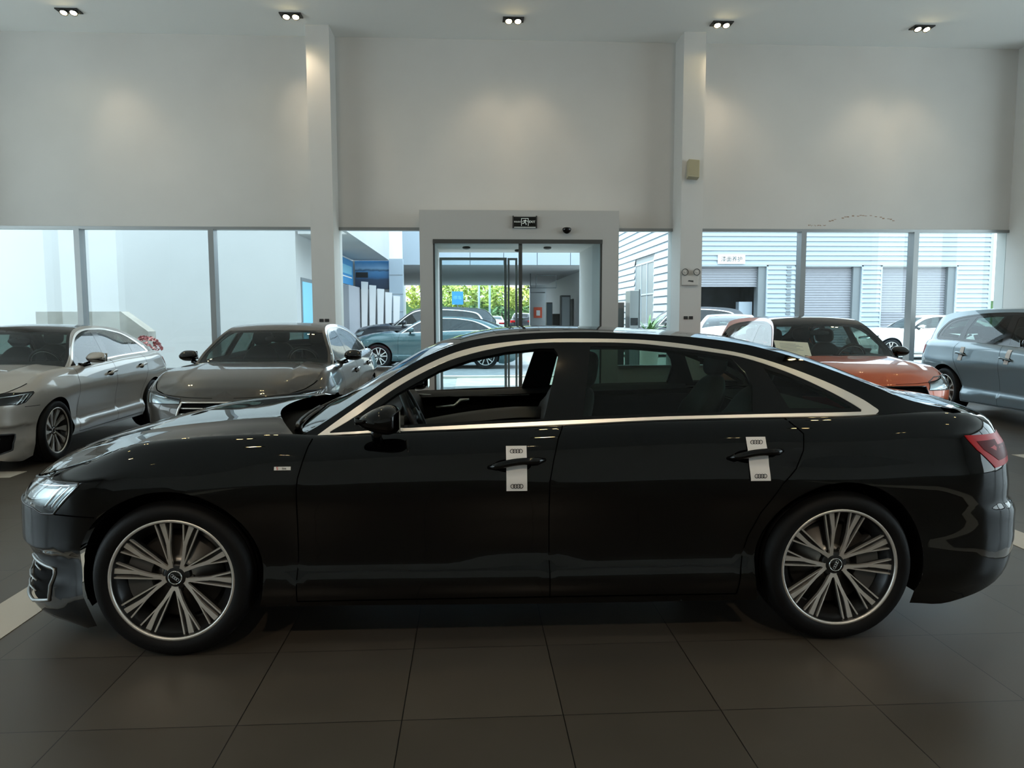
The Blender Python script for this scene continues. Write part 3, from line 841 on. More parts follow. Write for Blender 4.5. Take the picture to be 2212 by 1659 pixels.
    rb.V = [tuple(v+Vector((xx+.004, 0, zc2))) for v in V]; rb.build('badge', o.get('slat_mat', M['chrome']) if not o.get('dark_badge') else M['gloss_black'], go)
    c = [Vector(s.side(*p)) for p in it]
    for sd in (1, -1):
        pi_ = offset(B['air_intake'], -.02); io = make('air_intake', pi_ if sd > 0 else mirror_y(*pi_), M['matte_black'], root)
        b = MB(); b.tube([(v.x+.001, v.y*sd, v.z) for v in c], .009, 6, closed=True)
        for z in (.24, .29, .34):
            P = [s.side(s.a_front(y*s.sy, fz(z)), fz(z)) for y in (.70, .62, .54, .46)]; b.tube([(p[0]-.004, p[1]*sd, p[2]) for p in P], .005, 5)
        b.build('intake_trim', o.get('intake_mat', M['trim_black']), io)
    # ---------------- mirrors
    mz = fz(1.070); mx = fx(.585); my = s.gside(mx, s.zt(mx)+.02)
    for side in (1, -1):
        def mf(t, f):
            cz = math.sin(f); ch = math.cos(f)
            x = -.100*sp(math.cos(t), .7)*sp(ch, .8); y = .105*sp(math.sin(t), .8)*sp(ch, .7); z = .076*sp(cz, .75)
            fr = (x+.100)/.20                     # 1 at the nose, 0 at the glass
            z = z*(1-.55*max(0, fr)**1.6)-(.030*fr**1.4 if z > 0 else -.012*fr)
            y = y*(1-.25*max(0, fr)**2)
            return (mx+x*1.0, side*(my+.175+y), mz+z)
        # nose must face forward: x grows forward
        def mg(t, f):
            p = mf(t, f); return (2*mx-p[0] if False else p[0], p[1], p[2])
        mo = blob(mg, 28, 18).build('door_mirror', o.get('mirror', pm), root)
        b = MB(); b.tube([(mx+.03, side*(my-.01), mz-.085), (mx+.025, side*(my+.05), mz-.085), (mx+.01, side*(my+.12), mz-.06)], [.030, .024, .026], 10); b.build('mirror_arm', M['gloss_black'], mo)
        b = MB()
        def band(u, v):
            t = 2*math.pi*u; p = mf(t, R_(-28-16*v)); c = Vector((mx, side*(my+.175), mz)); w = (Vector(p)-c)*1.012+c; return w
        b.grid(band, 28, 3); b.build('mirror_band', M['gloss_black'], mo)
        b = MB(); b.prism([(-.085, -.045), (.085, -.045), (.09, .045), (-.075, .05)], lambda a, c: (mx-.099, side*(my+.175+a), mz+c), lambda a, c: (mx-.104, side*(my+.175+a), mz+c)); b.build('mirror_glass', M['bright_chrome'], mo)
    # ---------------- handles
    for nm, hx0, hx1, hz in (('door_front', .11, -.143, .862), ('door_rear', -.972, -1.226, .890)):
        for side in (1, -1):
            x0, x1, z = fx(hx0), fx(hx1), fz(hz)
            P = []; n = 14; Rr = []
            for k in range(n+1):
                u = k/n; x = x0+(x1-x0)*u; out = .004+.034*min(1, math.sin(math.pi*u)*2.2)
                zz = z+.006*math.sin(math.pi*u)-.018*(1-u)**3+.012*u
                P.append((x, side*(s.hw(x, zz)+out), zz)); Rr.append(.006+.011*min(1, math.sin(math.pi*min(.98, max(.02, u)))*2.5))
            b = MB(); b.tube(P, Rr, 10); h_ = b.build('door_handle', o.get('handle', pm), parts[nm, side])
            b = MB()
            def cup(t, r):
                x = (x0+x1)/2+.02+.085*r*math.cos(t); zz = z-.012+.030*r*math.sin(t); return (x, side*(s.hw(x, zz)+.0012), zz)
            V = [cup(0, 0)]+[cup(2*math.pi*j/24, 1) for j in range(24)]; b.add(V, [(0, 1+j, 1+(j+1) % 24) for j in range(24)], True)
            b.build('handle_recess', M['gap'], h_, fix=False)
    # ---------------- cabin
    cf = MB(); cf.box(fx(-1.45), fx(1.0), -.78*s.sy, .78*s.sy, .30, .33); cf.build('cabin_floor', M['interior'], root)
    b = MB(); xd = s.xA-.02
    b.grid(lambda u, v: (xd+.12*(1-(2*u-1)**2)-.42*min(1, v*1.5)*(1 if True else 1), (2*u-1)*(s.gside(xd, s.zt(xd))-.05), s.zt(xd)-.01+.06*math.sin(min(1, v*1.5)*math.pi*.6)-(max(0, v-.6)*1.2)), 18, 14); b.build('dashboard', M['interior'], root)
    b = MB(); b.box(fx(-1.35), fx(-1.33), -.7*s.sy, .7*s.sy, .3, s.zt(-1.3)-.02); b.box(fx(-1.75), fx(-1.35), -.66*s.sy, .66*s.sy, s.zt(-1.3)-.03, s.zt(-1.3)-.015); b.build('parcel_shelf', M['interior'], root)
    if o.get('seats', True):
        for sy_ in (.37, -.37): add_seat(root, fx(.02), sy_*s.sy, M['leather'])
        for sy_ in (.36, -.36): add_seat(root, fx(-.92)+.02, sy_*s.sy, M['leather'])
    b = MB(); c = Vector((fx(.47), .37*s.sy, fz(1.0))); ax = Vector((-.90, 0, .42)).normalized(); uu = Vector((0, 1, 0)); vv = ax.cross(uu)
    b.tube([c+(uu*math.cos(t*math.pi/16)+vv*math.sin(t*math.pi/16))*.175 for t in range(32)], .0165, 10, closed=True)
    for t in (0, math.pi, -math.pi/2): b.tube([c, c+(uu*math.cos(t)+vv*math.sin(t))*.165], [.02, .014], 8)
    b.tube([c-ax*.01, c+ax*.02], [.05, .045], 14); b.tube([c, c-ax*.25], .03, 8); sw_ = b.build('steering_wheel', M['leather'], root)
    b = MB(); b.tube([c-ax*.012+(uu*math.cos(t*math.pi/16)+vv*math.sin(t*math.pi/16))*.160 for t in range(32)], .003, 6, closed=True); b.build('wheel_trim_ring', M['chrome'], sw_)
    b = MB(); b.tube([(fx(.40), 0, s.E(fx(.40))-.02), (fx(.34), 0, s.E(fx(.34))-.07)], .008, 6)
    def rm(t, f): return (fx(.33)+.012*sp(math.cos(f), .6)*math.cos(t)-.0, .125*sp(math.sin(t), .6)*sp(math.cos(f), .6), s.E(fx(.34))-.085+.035*sp(math.sin(f), .7))
    b2 = blob(rm); b.add(b2.V, b2.F, True); b.build('interior_mirror', M['trim_black'], root)
    # ---------------- wheels
    for hx, fr in ((s.hub, 1), (-s.hub_r, 0)):
        for side in (1, -1):
            y = (s.wp(hx)-.012-o.get('tw', .24)/2)*side
            make_wheel('wheel', root, hx, y, s.R, o['rim'], o['wheel'], side, o.get('tw', .24))
    return parts
# ===HERO===
# ------------------------------------------------------------------ room shell
WALL = 13.18; CEIL = 6.15; HEAD = 3.02; SILL = .58
def wallmat():
    m = mat('wall_white', (.70, .70, .685), .75, noise=None); n = m.node_tree.nodes; L = m.node_tree.links; b = n['Principled BSDF']
    t = n.new('ShaderNodeTexCoord'); z = n.new('ShaderNodeTexNoise'); z.inputs['Scale'].default_value = .8; z.inputs['Detail'].default_value = 4
    L.new(t.outputs['Object'], z.inputs[0]); r = n.new('ShaderNodeValToRGB'); L.new(z.outputs[0], r.inputs[0])
    r.color_ramp.elements[0].position = .3; r.color_ramp.elements[0].color = (.60, .595, .575, 1); r.color_ramp.elements[1].position = .75; r.color_ramp.elements[1].color = (.65, .645, .625, 1)
    L.new(r.outputs[0], b.inputs['Base Color']); return m
M['wall'] = wallmat()
M['ceil'] = mat('ceiling_white', (.93, .94, .92), .8)
M['alu'] = mat('aluminium', (.30, .31, .31), .35, .8)
M['alu_dark'] = mat('dark_aluminium', (.085, .088, .085), .4, .5)
M['sill'] = mat('sill', (.20, .21, .20), .5)
def floormat():
    m = bpy.data.materials.new('floor_tiles'); m.use_nodes = True; n = m.node_tree.nodes; L = m.node_tree.links; b = n['Principled BSDF']
    t = n.new('ShaderNodeTexCoord'); mp = n.new('ShaderNodeMapping'); mp.inputs['Location'].default_value = (.265, -.285-.61*0, 0)
    br = n.new('ShaderNodeTexBrick'); br.offset = 0; br.squash = 1
    br.inputs['Scale'].default_value = 1; br.inputs['Brick Width'].default_value = .61; br.inputs['Row Height'].default_value = .61
    br.inputs['Mortar Size'].default_value = .0022; br.inputs['Mortar Smooth'].default_value = .1; br.inputs['Bias'].default_value = 0
    br.inputs['Color1'].default_value = (.074, .063, .051, 1); br.inputs['Color2'].default_value = (.090, .077, .062, 1); br.inputs['Mortar'].default_value = (.008, .008, .008, 1)
    L.new(t.outputs['Object'], mp.inputs[0]); L.new(mp.outputs[0], br.inputs[0])
    nz = n.new('ShaderNodeTexNoise'); nz.inputs['Scale'].default_value = 2.5; nz.inputs['Detail'].default_value = 5; L.new(t.outputs['Object'], nz.inputs[0])
    r = n.new('ShaderNodeValToRGB'); L.new(nz.outputs[0], r.inputs[0]); r.color_ramp.elements[0].color = (.82, .82, .82, 1); r.color_ramp.elements[1].color = (1.15, 1.12, 1.1, 1)
    mx = n.new('ShaderNodeMix'); mx.data_type = 'RGBA'; mx.blend_type = 'MULTIPLY'; mx.inputs[0].default_value = 1
    L.new(br.outputs[0], mx.inputs[6]); L.new(r.outputs[0], mx.inputs[7]); L.new(mx.outputs[2], b.inputs['Base Color'])
    rr = n.new('ShaderNodeMapRange'); rr.inputs[3].default_value = .28; rr.inputs[4].default_value = .40; L.new(nz.outputs[0], rr.inputs[0]); L.new(rr.outputs[0], b.inputs['Roughness'])
    bp = n.new('ShaderNodeBump'); bp.inputs['Distance'].default_value = .002; bp.inputs['Strength'].default_value = .4; bp.invert = True
    L.new(br.outputs['Fac'], bp.inputs['Height']); L.new(bp.outputs[0], b.inputs['Normal'])
    return m
M['floor'] = floormat()
M['strip'] = mat('cream_tile', (.62, .56, .47), .3)
RX0, RX1, RY0 = -13.0, 16.0, -7.5
struct(box('floor', M['floor'], RX0, RX1, RY0, WALL+.3, -.2, 0))
struct(box('trim_1', M['strip'], -2.49, -2.22, -2.0, 5.4, 0, .003)); struct(box('trim_2', M['strip'], 3.57, 3.83, -2.0, 5.4, 0, .003))
struct(box('trim_3', M['strip'], RX0, -4.35, 7.27, 7.54, 0, .003)); struct(box('trim_4', M['strip'], 5.85, RX1, 7.48, 7.74, 0, .003))
struct(box('ceiling', M['ceil'], RX0, RX1, RY0, WALL+.3, CEIL, CEIL+.25))
struct(box('wall_front', M['wall'], RX0, RX1, RY0-.25, RY0, 0, CEIL))
# wall with the shop windows, seen behind the cars
DX0, DX1, DTOP = -.82, 2.52, 3.26
wb = MB(); wb.box(RX0, RX1, WALL, WALL+.3, HEAD, CEIL)
wb.box(RX0, DX0, WALL, WALL+.3, 0, SILL); wb.box(DX1, RX1, WALL, WALL+.3, 0, SILL)
struct(wb.build('wall_back', M['wall']))
struct(box('trim_5', M['alu'], RX0, DX0, WALL-.04, WALL+.12, SILL, SILL+.05)); struct(box('trim_6', M['alu'], DX1, RX1, WALL-.04, WALL+.12, SILL, SILL+.05))
struct(box('trim_7', M['alu'], RX0, DX0, WALL-.02, WALL+.12, HEAD-.05, HEAD)); struct(box('trim_8', M['alu'], DX1, RX1, WALL-.02, WALL+.12, HEAD-.05, HEAD))
# pillars
PW, PD = .37, .52
def pillar(n, xc):
    return struct(box(n, M['wall'], xc-PW/2, xc+PW/2, WALL-PD, WALL+.3, 0, CEIL))
PX = (-8.50, -2.40, 3.74, 9.85)
for i, x in enumerate(PX): pillar('trim_%d' % (9+i), x)
# side walls with daylight windows
for nm, xw, sg in (('wall_left', RX0, -1), ('wall_right', RX1, 1)):
    b = MB(); x0, x1 = sorted((xw, xw+sg*.25))
    ys_ = -3.0
    b.box(x0, x1, RY0, WALL, 5.7 if sg > 0 else 5.0, CEIL); b.box(x0, x1, RY0, WALL, 0, .3); b.box(x0, x1, RY0, ys_, .3, 5.7); b.box(x0, x1, 11.2, WALL, .3, 5.7)
    for yy in (1.7, 6.4): b.box(x0, x1, yy-.2, yy+.2, .3, 5.7 if sg > 0 else 5.0)
    struct(b.build(nm, M['wall']))
    g = MB()
    for k, (ya, yb) in enumerate(((-3.0, 1.5), (1.9, 6.2), (6.6, 11.2))):
        g.box(xw+sg*.12, xw+sg*.13, ya, yb, .3, 5.7 if sg > 0 else 5.0)
    struct(g.build('window_%d' % (20 if sg < 0 else 21), M['pane']))
# mullions and panes of the back windows (room x of each mullion centre)
wn = 1
def window(x0, x1):
    global wn
    w = struct(box('window_%d' % wn, M['pane'], x0, x1, WALL+.045, WALL+.055, SILL+.05, HEAD-.05)); wn += 1; return w
bays = [(-8.31, -2.585, (-6.52, -4.33)), (-2.215, DX0, ()), (DX1, 3.555, ()), (3.925, 9.665, (5.87, 7.91)), (RX0, -8.69, (-10.8,)), (10.04, RX1, (12.3, 14.2))]
MX = []
for x0, x1, ms in bays:
    e_ = [x0]+list(ms)+[x1]
    for a, b_ in zip(e_, e_[1:]): window(a+(.05 if a in ms else 0), b_-(.05 if b_ in ms else 0))
    MX += ms
tn = 30
for x in MX:
    b = MB(); b.box(x-.045, x+.045, WALL-.10, WALL+.10, SILL+.05, HEAD-.05); struct(b.build('trim_%d' % tn, M['alu'])); tn += 1
# ------------------------------------------------------------------ door lobby
lb = MB(); f = WALL-.45
GX0, GX1, GZ = -.60, 2.24, 2.78
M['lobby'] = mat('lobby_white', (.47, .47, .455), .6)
lb.box(DX0, GX0, f, WALL+.6, 0, DTOP); lb.box(GX1, DX1, f, WALL+.6, 0, DTOP); lb.box(GX0, GX1, f, WALL+.6, GZ, DTOP)
struct(lb.build('wall_lobby', M['lobby']))
lo = MB(); LB = WALL+2.2
lo.box(GX0-.05, GX0+.0, WALL+.6, LB, 0, GZ+.05); lo.box(GX1, GX1+.05, WALL+.6, LB, 0, GZ+.05); lo.box(GX0-.05, GX1+.05, WALL+.6, LB, GZ, GZ+.08)
struct(lo.build('wall_passage', M['wall']))
def door(n, x0, x1, y, z1, m, w=.045, g=True, dep=.05):
    e = struct(empty(n, ((x0+x1)/2, y, 0)))
    b = MB(); k = (x0+x1)/2
    b.box(x0-k, x0+w-k, 0, dep, 0, z1); b.box(x1-w-k, x1-k, 0, dep, 0, z1); b.box(x0+w-k, x1-w-k, 0, dep, z1-w, z1); b.box(x0+w-k, x1-w-k, 0, dep, 0, .09)
    b.build('door_frame', m, e)
    if g: box('door_glass', M['pane'], x0+w-k, x1-w-k, .02, .028, .09, z1-w, e)
    return e
door('door_1', GX0, .86, f+.02, GZ-.0, M['alu_dark'], .030); door('door_2', .86, GX1, f+.02, GZ-.0, M['alu_dark'], .030)
hd_ = struct(box('trim_60', M['alu_dark'], GX0, GX1, f-.015, f+.02, GZ-.07, GZ))
door('door_3', GX0+.03, .72, WALL+1.4, 2.62, M['alu'], .05, True); door('door_4', .74, .93, WALL+1.5, 2.62, M['alu'], .04, False)
# ------------------------------------------------------------------ ceiling twin spots
M['bulb'] = mat('bulb', (1, .8, .4), .5, emit=(1.0, .78, .36), es=110)
M['fix'] = mat('fixture_black', (.02, .02, .02), .5)
def make_spot():
    e = empty('ceiling_spotlight', (0, 0, 0))
    b = MB(); b.box(-.15, .15, -.085, .085, -.012, 0); b.box(-.165, -.15, -.10, .10, -.016, 0); b.box(.15, .165, -.10, .10, -.016, 0); b.box(-.15, .15, -.10, -.085, -.016, 0); b.box(-.15, .15, .085, .10, -.016, 0)
    b.build('housing', M['fix'], e)
    for x in (-.072, .072):
        c = MB(); T = Matrix.Translation((x, 0, -.012)) @ Matrix.Rotation(R_(-90-24), 4, 'X')
        c.lathe([(.040, 0), (.058, .0), (.062, .035), (.055, .042), (.050, .034)], 20, T); h = c.build('lamp_head', M['fix'], e)
        d_ = MB(); d_.lathe([(0, .030), (.046, .030)], 20, T); d_.build('bulb', M['bulb'], h, fix=False)
    return e
sp0 = make_spot(); spots = []
rowx = (-6.05, -2.72, .72, 4.05, 7.35)
for ry in (12.28, 8.2, 4.4, .7, -3.2):
    for x in rowx: spots.append((x, ry))
for i, (x, y) in enumerate(spots):
    o_ = sp0 if i == 0 else copy_tree(sp0)
    o_.location = (x, y, CEIL); o_.rotation_euler = (0, 0, R_(0 if y > 9 else 0))
    pl_ = ['nearest the left edge of the ceiling', 'above the left pillar', 'above the entrance, middle of the row', 'above the right pillar', 'nearest the right edge of the ceiling']
    tag(o_, 'black twin ceiling spotlight, lit, '+pl_[i % 5] if y > 9 else 'black twin ceiling spotlight in the rows behind the viewer', 'spotlight', 'twin spotlights in the ceiling' if y > 9 else 'twin spotlights behind the viewer')
    L_ = bpy.data.lights.new('spot_beam', 'SPOT'); pil_ = y > 9 and i % 5 in (1, 3)
    L_.energy = (15 if pil_ else 25) if y > 9 else (58 if y > 6 else (8 if y > 0 else 240)); L_.color = (1.0, .80, .58); L_.spot_size = R_((44 if pil_ else 58) if y > 9 else (120 if y > 6 else (90 if y > 0 else 48))); L_.spot_blend = 1.0; L_.shadow_soft_size = .06
    lo_ = bpy.data.objects.new('spot_beam', L_); COL.objects.link(lo_); lo_.parent = o_; lo_.location = (0, 0, -.11); lo_.rotation_euler = (R_((38 if pil_ else 27) if y > 9 else (52 if y > 6 else (0 if y > 0 else 54))), 0, R_((-34, 0, 34, 0, 34)[i % 5] if y > 9 else 0))
# ------------------------------------------------------------------ the black saloon in front
hero = empty('black_saloon', (.192, 4.222, 0), R_(180-.243))
tag(hero, 'long glossy black saloon in front, side on, driver window down, paper tags on the handles', 'car')
HS = Shape(SALOON)
build_car(HS, hero, dict(paint=M['black_paint'], glass=M['rear_tint'], screen=M['screen_glass'], open_window=True, rim=.271, wheel='hero', tw=.255, roof=M['black_paint'], dark_badge=True, intake_mat=M['alu']))
# ------------------------------------------------------------------ body data for tall hatchback cars, from the saloon
import copy as _cp
SUV = _cp.deepcopy(SALOON)
SUV.update(
    zt=[(-2.75, 1.03), (-2.4, 1.04), (-2.1, 1.06), (-1.6, 1.06), (-1.2, 1.05), (-.72, 1.04), (-.23, 1.025), (.18, 1.012), (.52, 1.0), (.87, .99), (1.05, .99), (1.3, .985), (1.6, .97), (1.8, .95), (2.0, .91), (2.2, .87), (2.4, .84), (2.88, .81)],
    zb=[(-2.75, .34), (-2.4, .30), (-2.0, .22), (-1.93, .20), (-1.2, .22), (1.1, .22), (1.85, .18), (2.0, .16), (2.3, .18), (2.88, .21)],
    E=[(-2.38, 1.075), (-2.28, 1.17), (-2.15, 1.30), (-2.02, 1.375), (-1.85, 1.41), (-1.5, 1.435), (-1.0, 1.45), (-.3, 1.452), (.02, 1.435), (.178, 1.408), (.334, 1.36), (.532, 1.26), (.728, 1.13), (.874, 1.035), (.94, .995)],
    crown=[(-2.6, .03), (-2.38, .04), (-2.15, .035), (-1.8, .03), (-.5, .03), (.27, .03), (.6, .06), (.94, .11)],
    xr=[(.2, -2.30), (.4, -2.36), (.62, -2.37), (.8, -2.36), (.95, -2.36), (1.06, -2.35)],
    xf=[(.14, 2.24), (.22, 2.36), (.40, 2.38), (.64, 2.385), (.75, 2.36), (.83, 2.31), (.88, 2.24), (.95, 2.12)],
    gy=[(-2.5, .72), (-2.1, .78), (-1.7, .81), (-1.2, .83), (-.6, .845), (0, .845), (.6, .825), (.94, .78), (1.1, .74)],
    hoodc=[(.9, 1.05), (1.15, 1.05), (1.4, 1.035), (1.7, 1.01), (2.0, .97), (2.2, .92), (2.35, .85), (2.45, .82)],
    xR0=-1.95, LR=.95, xD=-2.36, lean=(.40, .18), tail=(.86, .86),
    dlo_out=[(.886,.985),(.716,1.105),(.53,1.225),(.336,1.325),(.178,1.372),(-.1,1.405),(-.6,1.41),(-1.1,1.398),(-1.5,1.37),(-1.78,1.325),(-1.90,1.25),(-1.98,1.14),(-1.95,1.075)],
    dlo_in=[(.82,1.0),(.714,1.078),(.529,1.20),(.336,1.30),(.178,1.350),(-.1,1.383),(-.6,1.39),(-1.1,1.378),(-1.5,1.35),(-1.75,1.305),(-1.86,1.24),(-1.93,1.14),(-1.92,1.09)],
    belt=[(-1.85,1.078),(-1.193,1.068),(-.718,1.058),(-.228,1.046),(.18,1.032),(.523,1.020),(.71,1.008),(.80,1.002)],
    winQ=[(-1.42,1.09),(-1.36,1.33),(-1.60,1.305),(-1.74,1.27),(-1.84,1.18),(-1.86,1.10)],
    winR=[(-.331,1.060),(-.391,1.372),(-.799,1.372),(-1.20,1.350),(-1.28,1.20),(-1.26,1.08),(-.718,1.070)],
    headlight=[(2.14,.87),(2.05,.87),(1.88,.885),(1.88,.86),(1.98,.76),(2.08,.735),(2.15,.735)], hl_front=[(.48,.74),(.50,.82)],
    taillight=[(-2.08,.985),(-2.10,.86),(-2.24,.83)], tl_rear=[(.45,.85),(.45,.97)],
    backlight=(-1.98, -2.28), bl_inset=.14, lid=None, sunroof=None, gr=[(.42,.33),(.52,.55),(.44,.78)], arch=.395)
SAL2 = dict(SALOON, sunroof=None, headlight=[(2.10,.792),(2.027,.787),(1.905,.790),(1.905,.776),(2.02,.690),(2.095,.672),(2.15,.680)], hl_front=[(.42,.685),(.42,.735)])
def mk(data, half, of, orr, zs, sy, R, arch=.400):
    """saloon or tall body remapped to another wheelbase, overhangs and height"""
    d = dict(data); d['arch'] = arch; d['R'] = R
    xm = data['xr'][4][1]; f = 2.43; r = 2.66 if data['xR0'] == -1.95 and data is not SUV else 2.37
    sx = [(-3.4, -(half+orr)-(3.4-r)*orr/(r-1.509)), (-r, -(half+orr)), (-1.509, -half), (1.509, half), (f, half+of), (3.2, half+of+.6)]
    s = Shape(d, sx, zs, sy); return s
# ------------------------------------------------------------------ the other cars in the room
def place(e, x, y, dx, dy):
    e.location = (x, y, e.location[2]); e.rotation_euler = (0, 0, math.atan2(dy, dx))
M['white_silver'] = paint('white_silver', (.46, .43, .39), .25, .4)
a3 = empty('silver_saloon'); tag(a3, 'pale silver saloon at the left edge, nose towards the viewer', 'car')
build_car(mk(SAL2, 1.315, .87, .98, [(0, 0), (.33, .33), (1.0, .975), (1.46, 1.425)], .963, .325, .375), a3,
    dict(paint=M['white_silver'], rim=.238, wheel='turbine', tw=.225, glass=M['tint'], trim=M['chrome'], lampback=M['rim_dark'], slat_mat=M['gloss_black'], mirror=M['white_silver'], roof=M['gloss_black'], intake_mat=M['rim_dark']))
place(a3, -5.255, 9.38, .031, -1)
a4 = empty('brown_saloon'); tag(a4, 'dark brown saloon facing the viewer beyond the black bonnet', 'car')
build_car(mk(SAL2, 1.41, .885, 1.06, [(0, 0), (.33, .33), (1.0, .985), (1.46, 1.435)], .977, .333, .38), a4,
    dict(paint=M['brown_paint'], rim=.238, wheel='five', tw=.235, glass=M['tint'], trim=M['chrome'], slats=6, mirror=M['gloss_black'], dark_badge=True))
place(a4, -2.33, 9.54, -.016, -1)
q2 = empty('orange_hatchback'); tag(q2, 'orange compact car with black roof and a paper sheet behind its windscreen', 'car')
build_car(mk(SUV, 1.30, .84, .78, [(0, 0), (.34, .33), (1.0, .985), (1.46, 1.485)], .95, .335, .38), q2,
    dict(paint=M['orange_paint'], rim=.23, wheel='five', tw=.225, glass=M['tint'], trim=M['gloss_black'], roof=M['gloss_black'], slats=5, slat_mat=M['gloss_black'], mirror=M['gloss_black']))
place(q2, 4.44, 9.62, -.056, -1)
q3 = empty('blue_grey_hatchback'); tag(q3, 'pale blue grey tall car cut off by the right edge, tags on its handles', 'car')
build_car(mk(SUV, 1.34, .90, .90, [(0, 0), (.35, .35), (1.0, 1.05), (1.46, 1.60)], .985, .35, .40), q3,
    dict(paint=M['blue_grey_paint'], rim=.24, wheel='five', tw=.235, glass=M['tint'], trim=M['gloss_black'], slats=5, mirror=M['gloss_black']))
place(q3, 8.26, 9.92, .0, -1)
# ------------------------------------------------------------------ outside: ground and buildings
M['paving'] = mat('paving', (.34, .34, .32), .8, noise=(3, .15), bump=(30, .2))
M['asphalt'] = mat('asphalt', (.24, .25, .25), .85, noise=(8, .2))
M['kerb'] = mat('kerb', (.55, .55, .52), .7)
M['white_wall'] = mat('render_white', (.46, .465, .46), .7, noise=(.35, .06))
M['panel_white'] = mat('panel_white', (.38, .44, .50), .35)
M['siding'] = mat('siding_white', (.37, .43, .48), .45, .1)
M['shutter'] = mat('shutter_white', (.38, .38, .41), .45)
M['soffit'] = mat('soffit_grey', (.52, .52, .53), .6)
M['frame_grey'] = mat('frame_grey', (.18, .20, .21), .5)
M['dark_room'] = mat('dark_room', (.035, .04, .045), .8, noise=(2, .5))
M['blue_board'] = mat('blue_board', (.05, .30, .62), .5)
M['blue_light'] = mat('blue_light', (.25, .60, .80), .5)
struct(box('floor_outside', M['asphalt'], -70, 90, WALL+.3, 260, -.1, .06))
struct(box('floor_paving', M['paving'], -.3, 9, WALL+.3, 17.4, -.1, .075)); struct(box('floor_paving', M['kerb'], -12, 20, 17.4, 17.58, 0, .12))
# left white building
def bld(n, lab, cat='building'):
    e = empty(n); tag(e, lab, cat); return e
bA = bld('white_building', 'plain white rendered building filling the left windows')
AX, AY = -4.32, 19.27
box('wall', M['white_wall'], -45, AX, AY, 52, 0, 9, bA)
b = MB(); b.box(AX-.02, AX+.02, 19.75, 21.35, .1, 2.5); b.build('doorway', M['frame_grey'], bA)
b = MB(); b.box(AX+.02, AX+.03, 19.85, 21.25, .1, 2.4); b.build('door_leaf', M['blue_light'], bA)
cn = bld('entrance_canopy', 'white canopy with deep fascia running beside the white building', 'canopy')
box('fascia', M['white_wall'], -3.05, -2.95, 17.5, 28.4, 3.55, 6.5, cn); box('soffit', M['white_wall'], AX+.06, -3.05, 19.3, 28.4, 3.55, 3.62, cn)
nw = bld('poster_wall', 'short white wall carrying the blue lake poster', 'wall'); box('wall', M['white_wall'], AX, -2.6, 28.5, 28.8, 0, 3.55, nw)
M['poster'] = bpy.data.materials.new('poster_print'); _m = M['poster']; _m.use_nodes = True
def poster_nodes(m):
    n = m.node_tree.nodes; L = m.node_tree.links; b = n['Principled BSDF']; t = n.new('ShaderNodeTexCoord'); s_ = n.new('ShaderNodeSeparateXYZ'); L.new(t.outputs['Generated'], s_.inputs[0])
    z = n.new('ShaderNodeTexNoise'); z.inputs['Scale'].default_value = 5; L.new(t.outputs['Generated'], z.inputs[0])
    ad = n.new('ShaderNodeMath'); ad.operation = 'MULTIPLY_ADD'; ad.inputs[1].default_value = .12; L.new(z.outputs[0], ad.inputs[0]); L.new(s_.outputs['Z'], ad.inputs[2])
    r = n.new('ShaderNodeValToRGB'); L.new(ad.outputs[0], r.inputs[0]); e = r.color_ramp.elements
    e[0].position = 0; e[0].color = (.02, .04, .08, 1); e[1].position = 1; e[1].color = (.10, .38, .75, 1)
    for p, c in ((.40, (.03, .06, .12, 1)), (.50, (.05, .20, .42, 1)), (.68, (.12, .33, .60, 1)), (.72, (.03, .10, .2, 1)), (.80, (.35, .60, .85, 1))):
        x = e.new(p); x.color = c
    L.new(r.outputs[0], b.inputs['Base Color'])
poster_nodes(_m)
po = box('lake_poster', M['poster'], -4.23, -2.98, 28.44, 28.49, 2.50, 3.54); tag(po, 'blue poster of a lake with hills under the white canopy', 'poster')
pc = box('car_print', M['ink'], -4.2, -3.75, 28.43, 28.44, 2.92, 3.12, po)
bb = box('blue_banner', M['blue_board'], AX+.02, AX+.06, 24.2, 28.2, 2.62, 3.5); tag(bb, 'bright blue banner board on the side of the white building', 'banner')
box('lettering_band', M['blue_light'], AX+.06, AX+.065, 24.4, 27.9, 2.98, 3.28, bb); box('stripe', M['paper'], AX+.06, AX+.065, 24.4, 27.9, 2.86, 2.90, bb)
sv = box('roller_cabinet', M['shutter'], AX+.02, AX+.30, 25.6, 28.2, .06, 2.55); tag(sv, 'tall pale ribbed cabinet below the blue banner', 'cabinet')
for k in range(5):
    x = -3.98+.29*k; b = MB(); h = 2.75-.13*k
    b.prism([(x, .06), (x+.17, .06), (x+.27, h), (x+.02, h+.02)], lambda a, c: (a, 28.1, c), lambda a, c: (a, 28.15, c))
    o_ = b.build('flag_panel', M['paper'], None); tag(o_, 'narrow white slanted panel, number %s from the left, below the lake poster' % ('one', 'two', 'three', 'four', 'five')[k], 'panel', 'white slanted panels')
pl = MB(); pl.box(-2.95, -2.45, 28.2, 28.7, 0, 3.6)
go_ = pl.build('tiled_column', M['panel_white'], None); tag(go_, 'white panelled column to the right of the lake poster', 'column')
for z in (.9, 1.65, 2.3, 3.0): box('joint', M['frame_grey'], -2.951, -2.449, 28.19, 28.2, z, z+.02, go_)
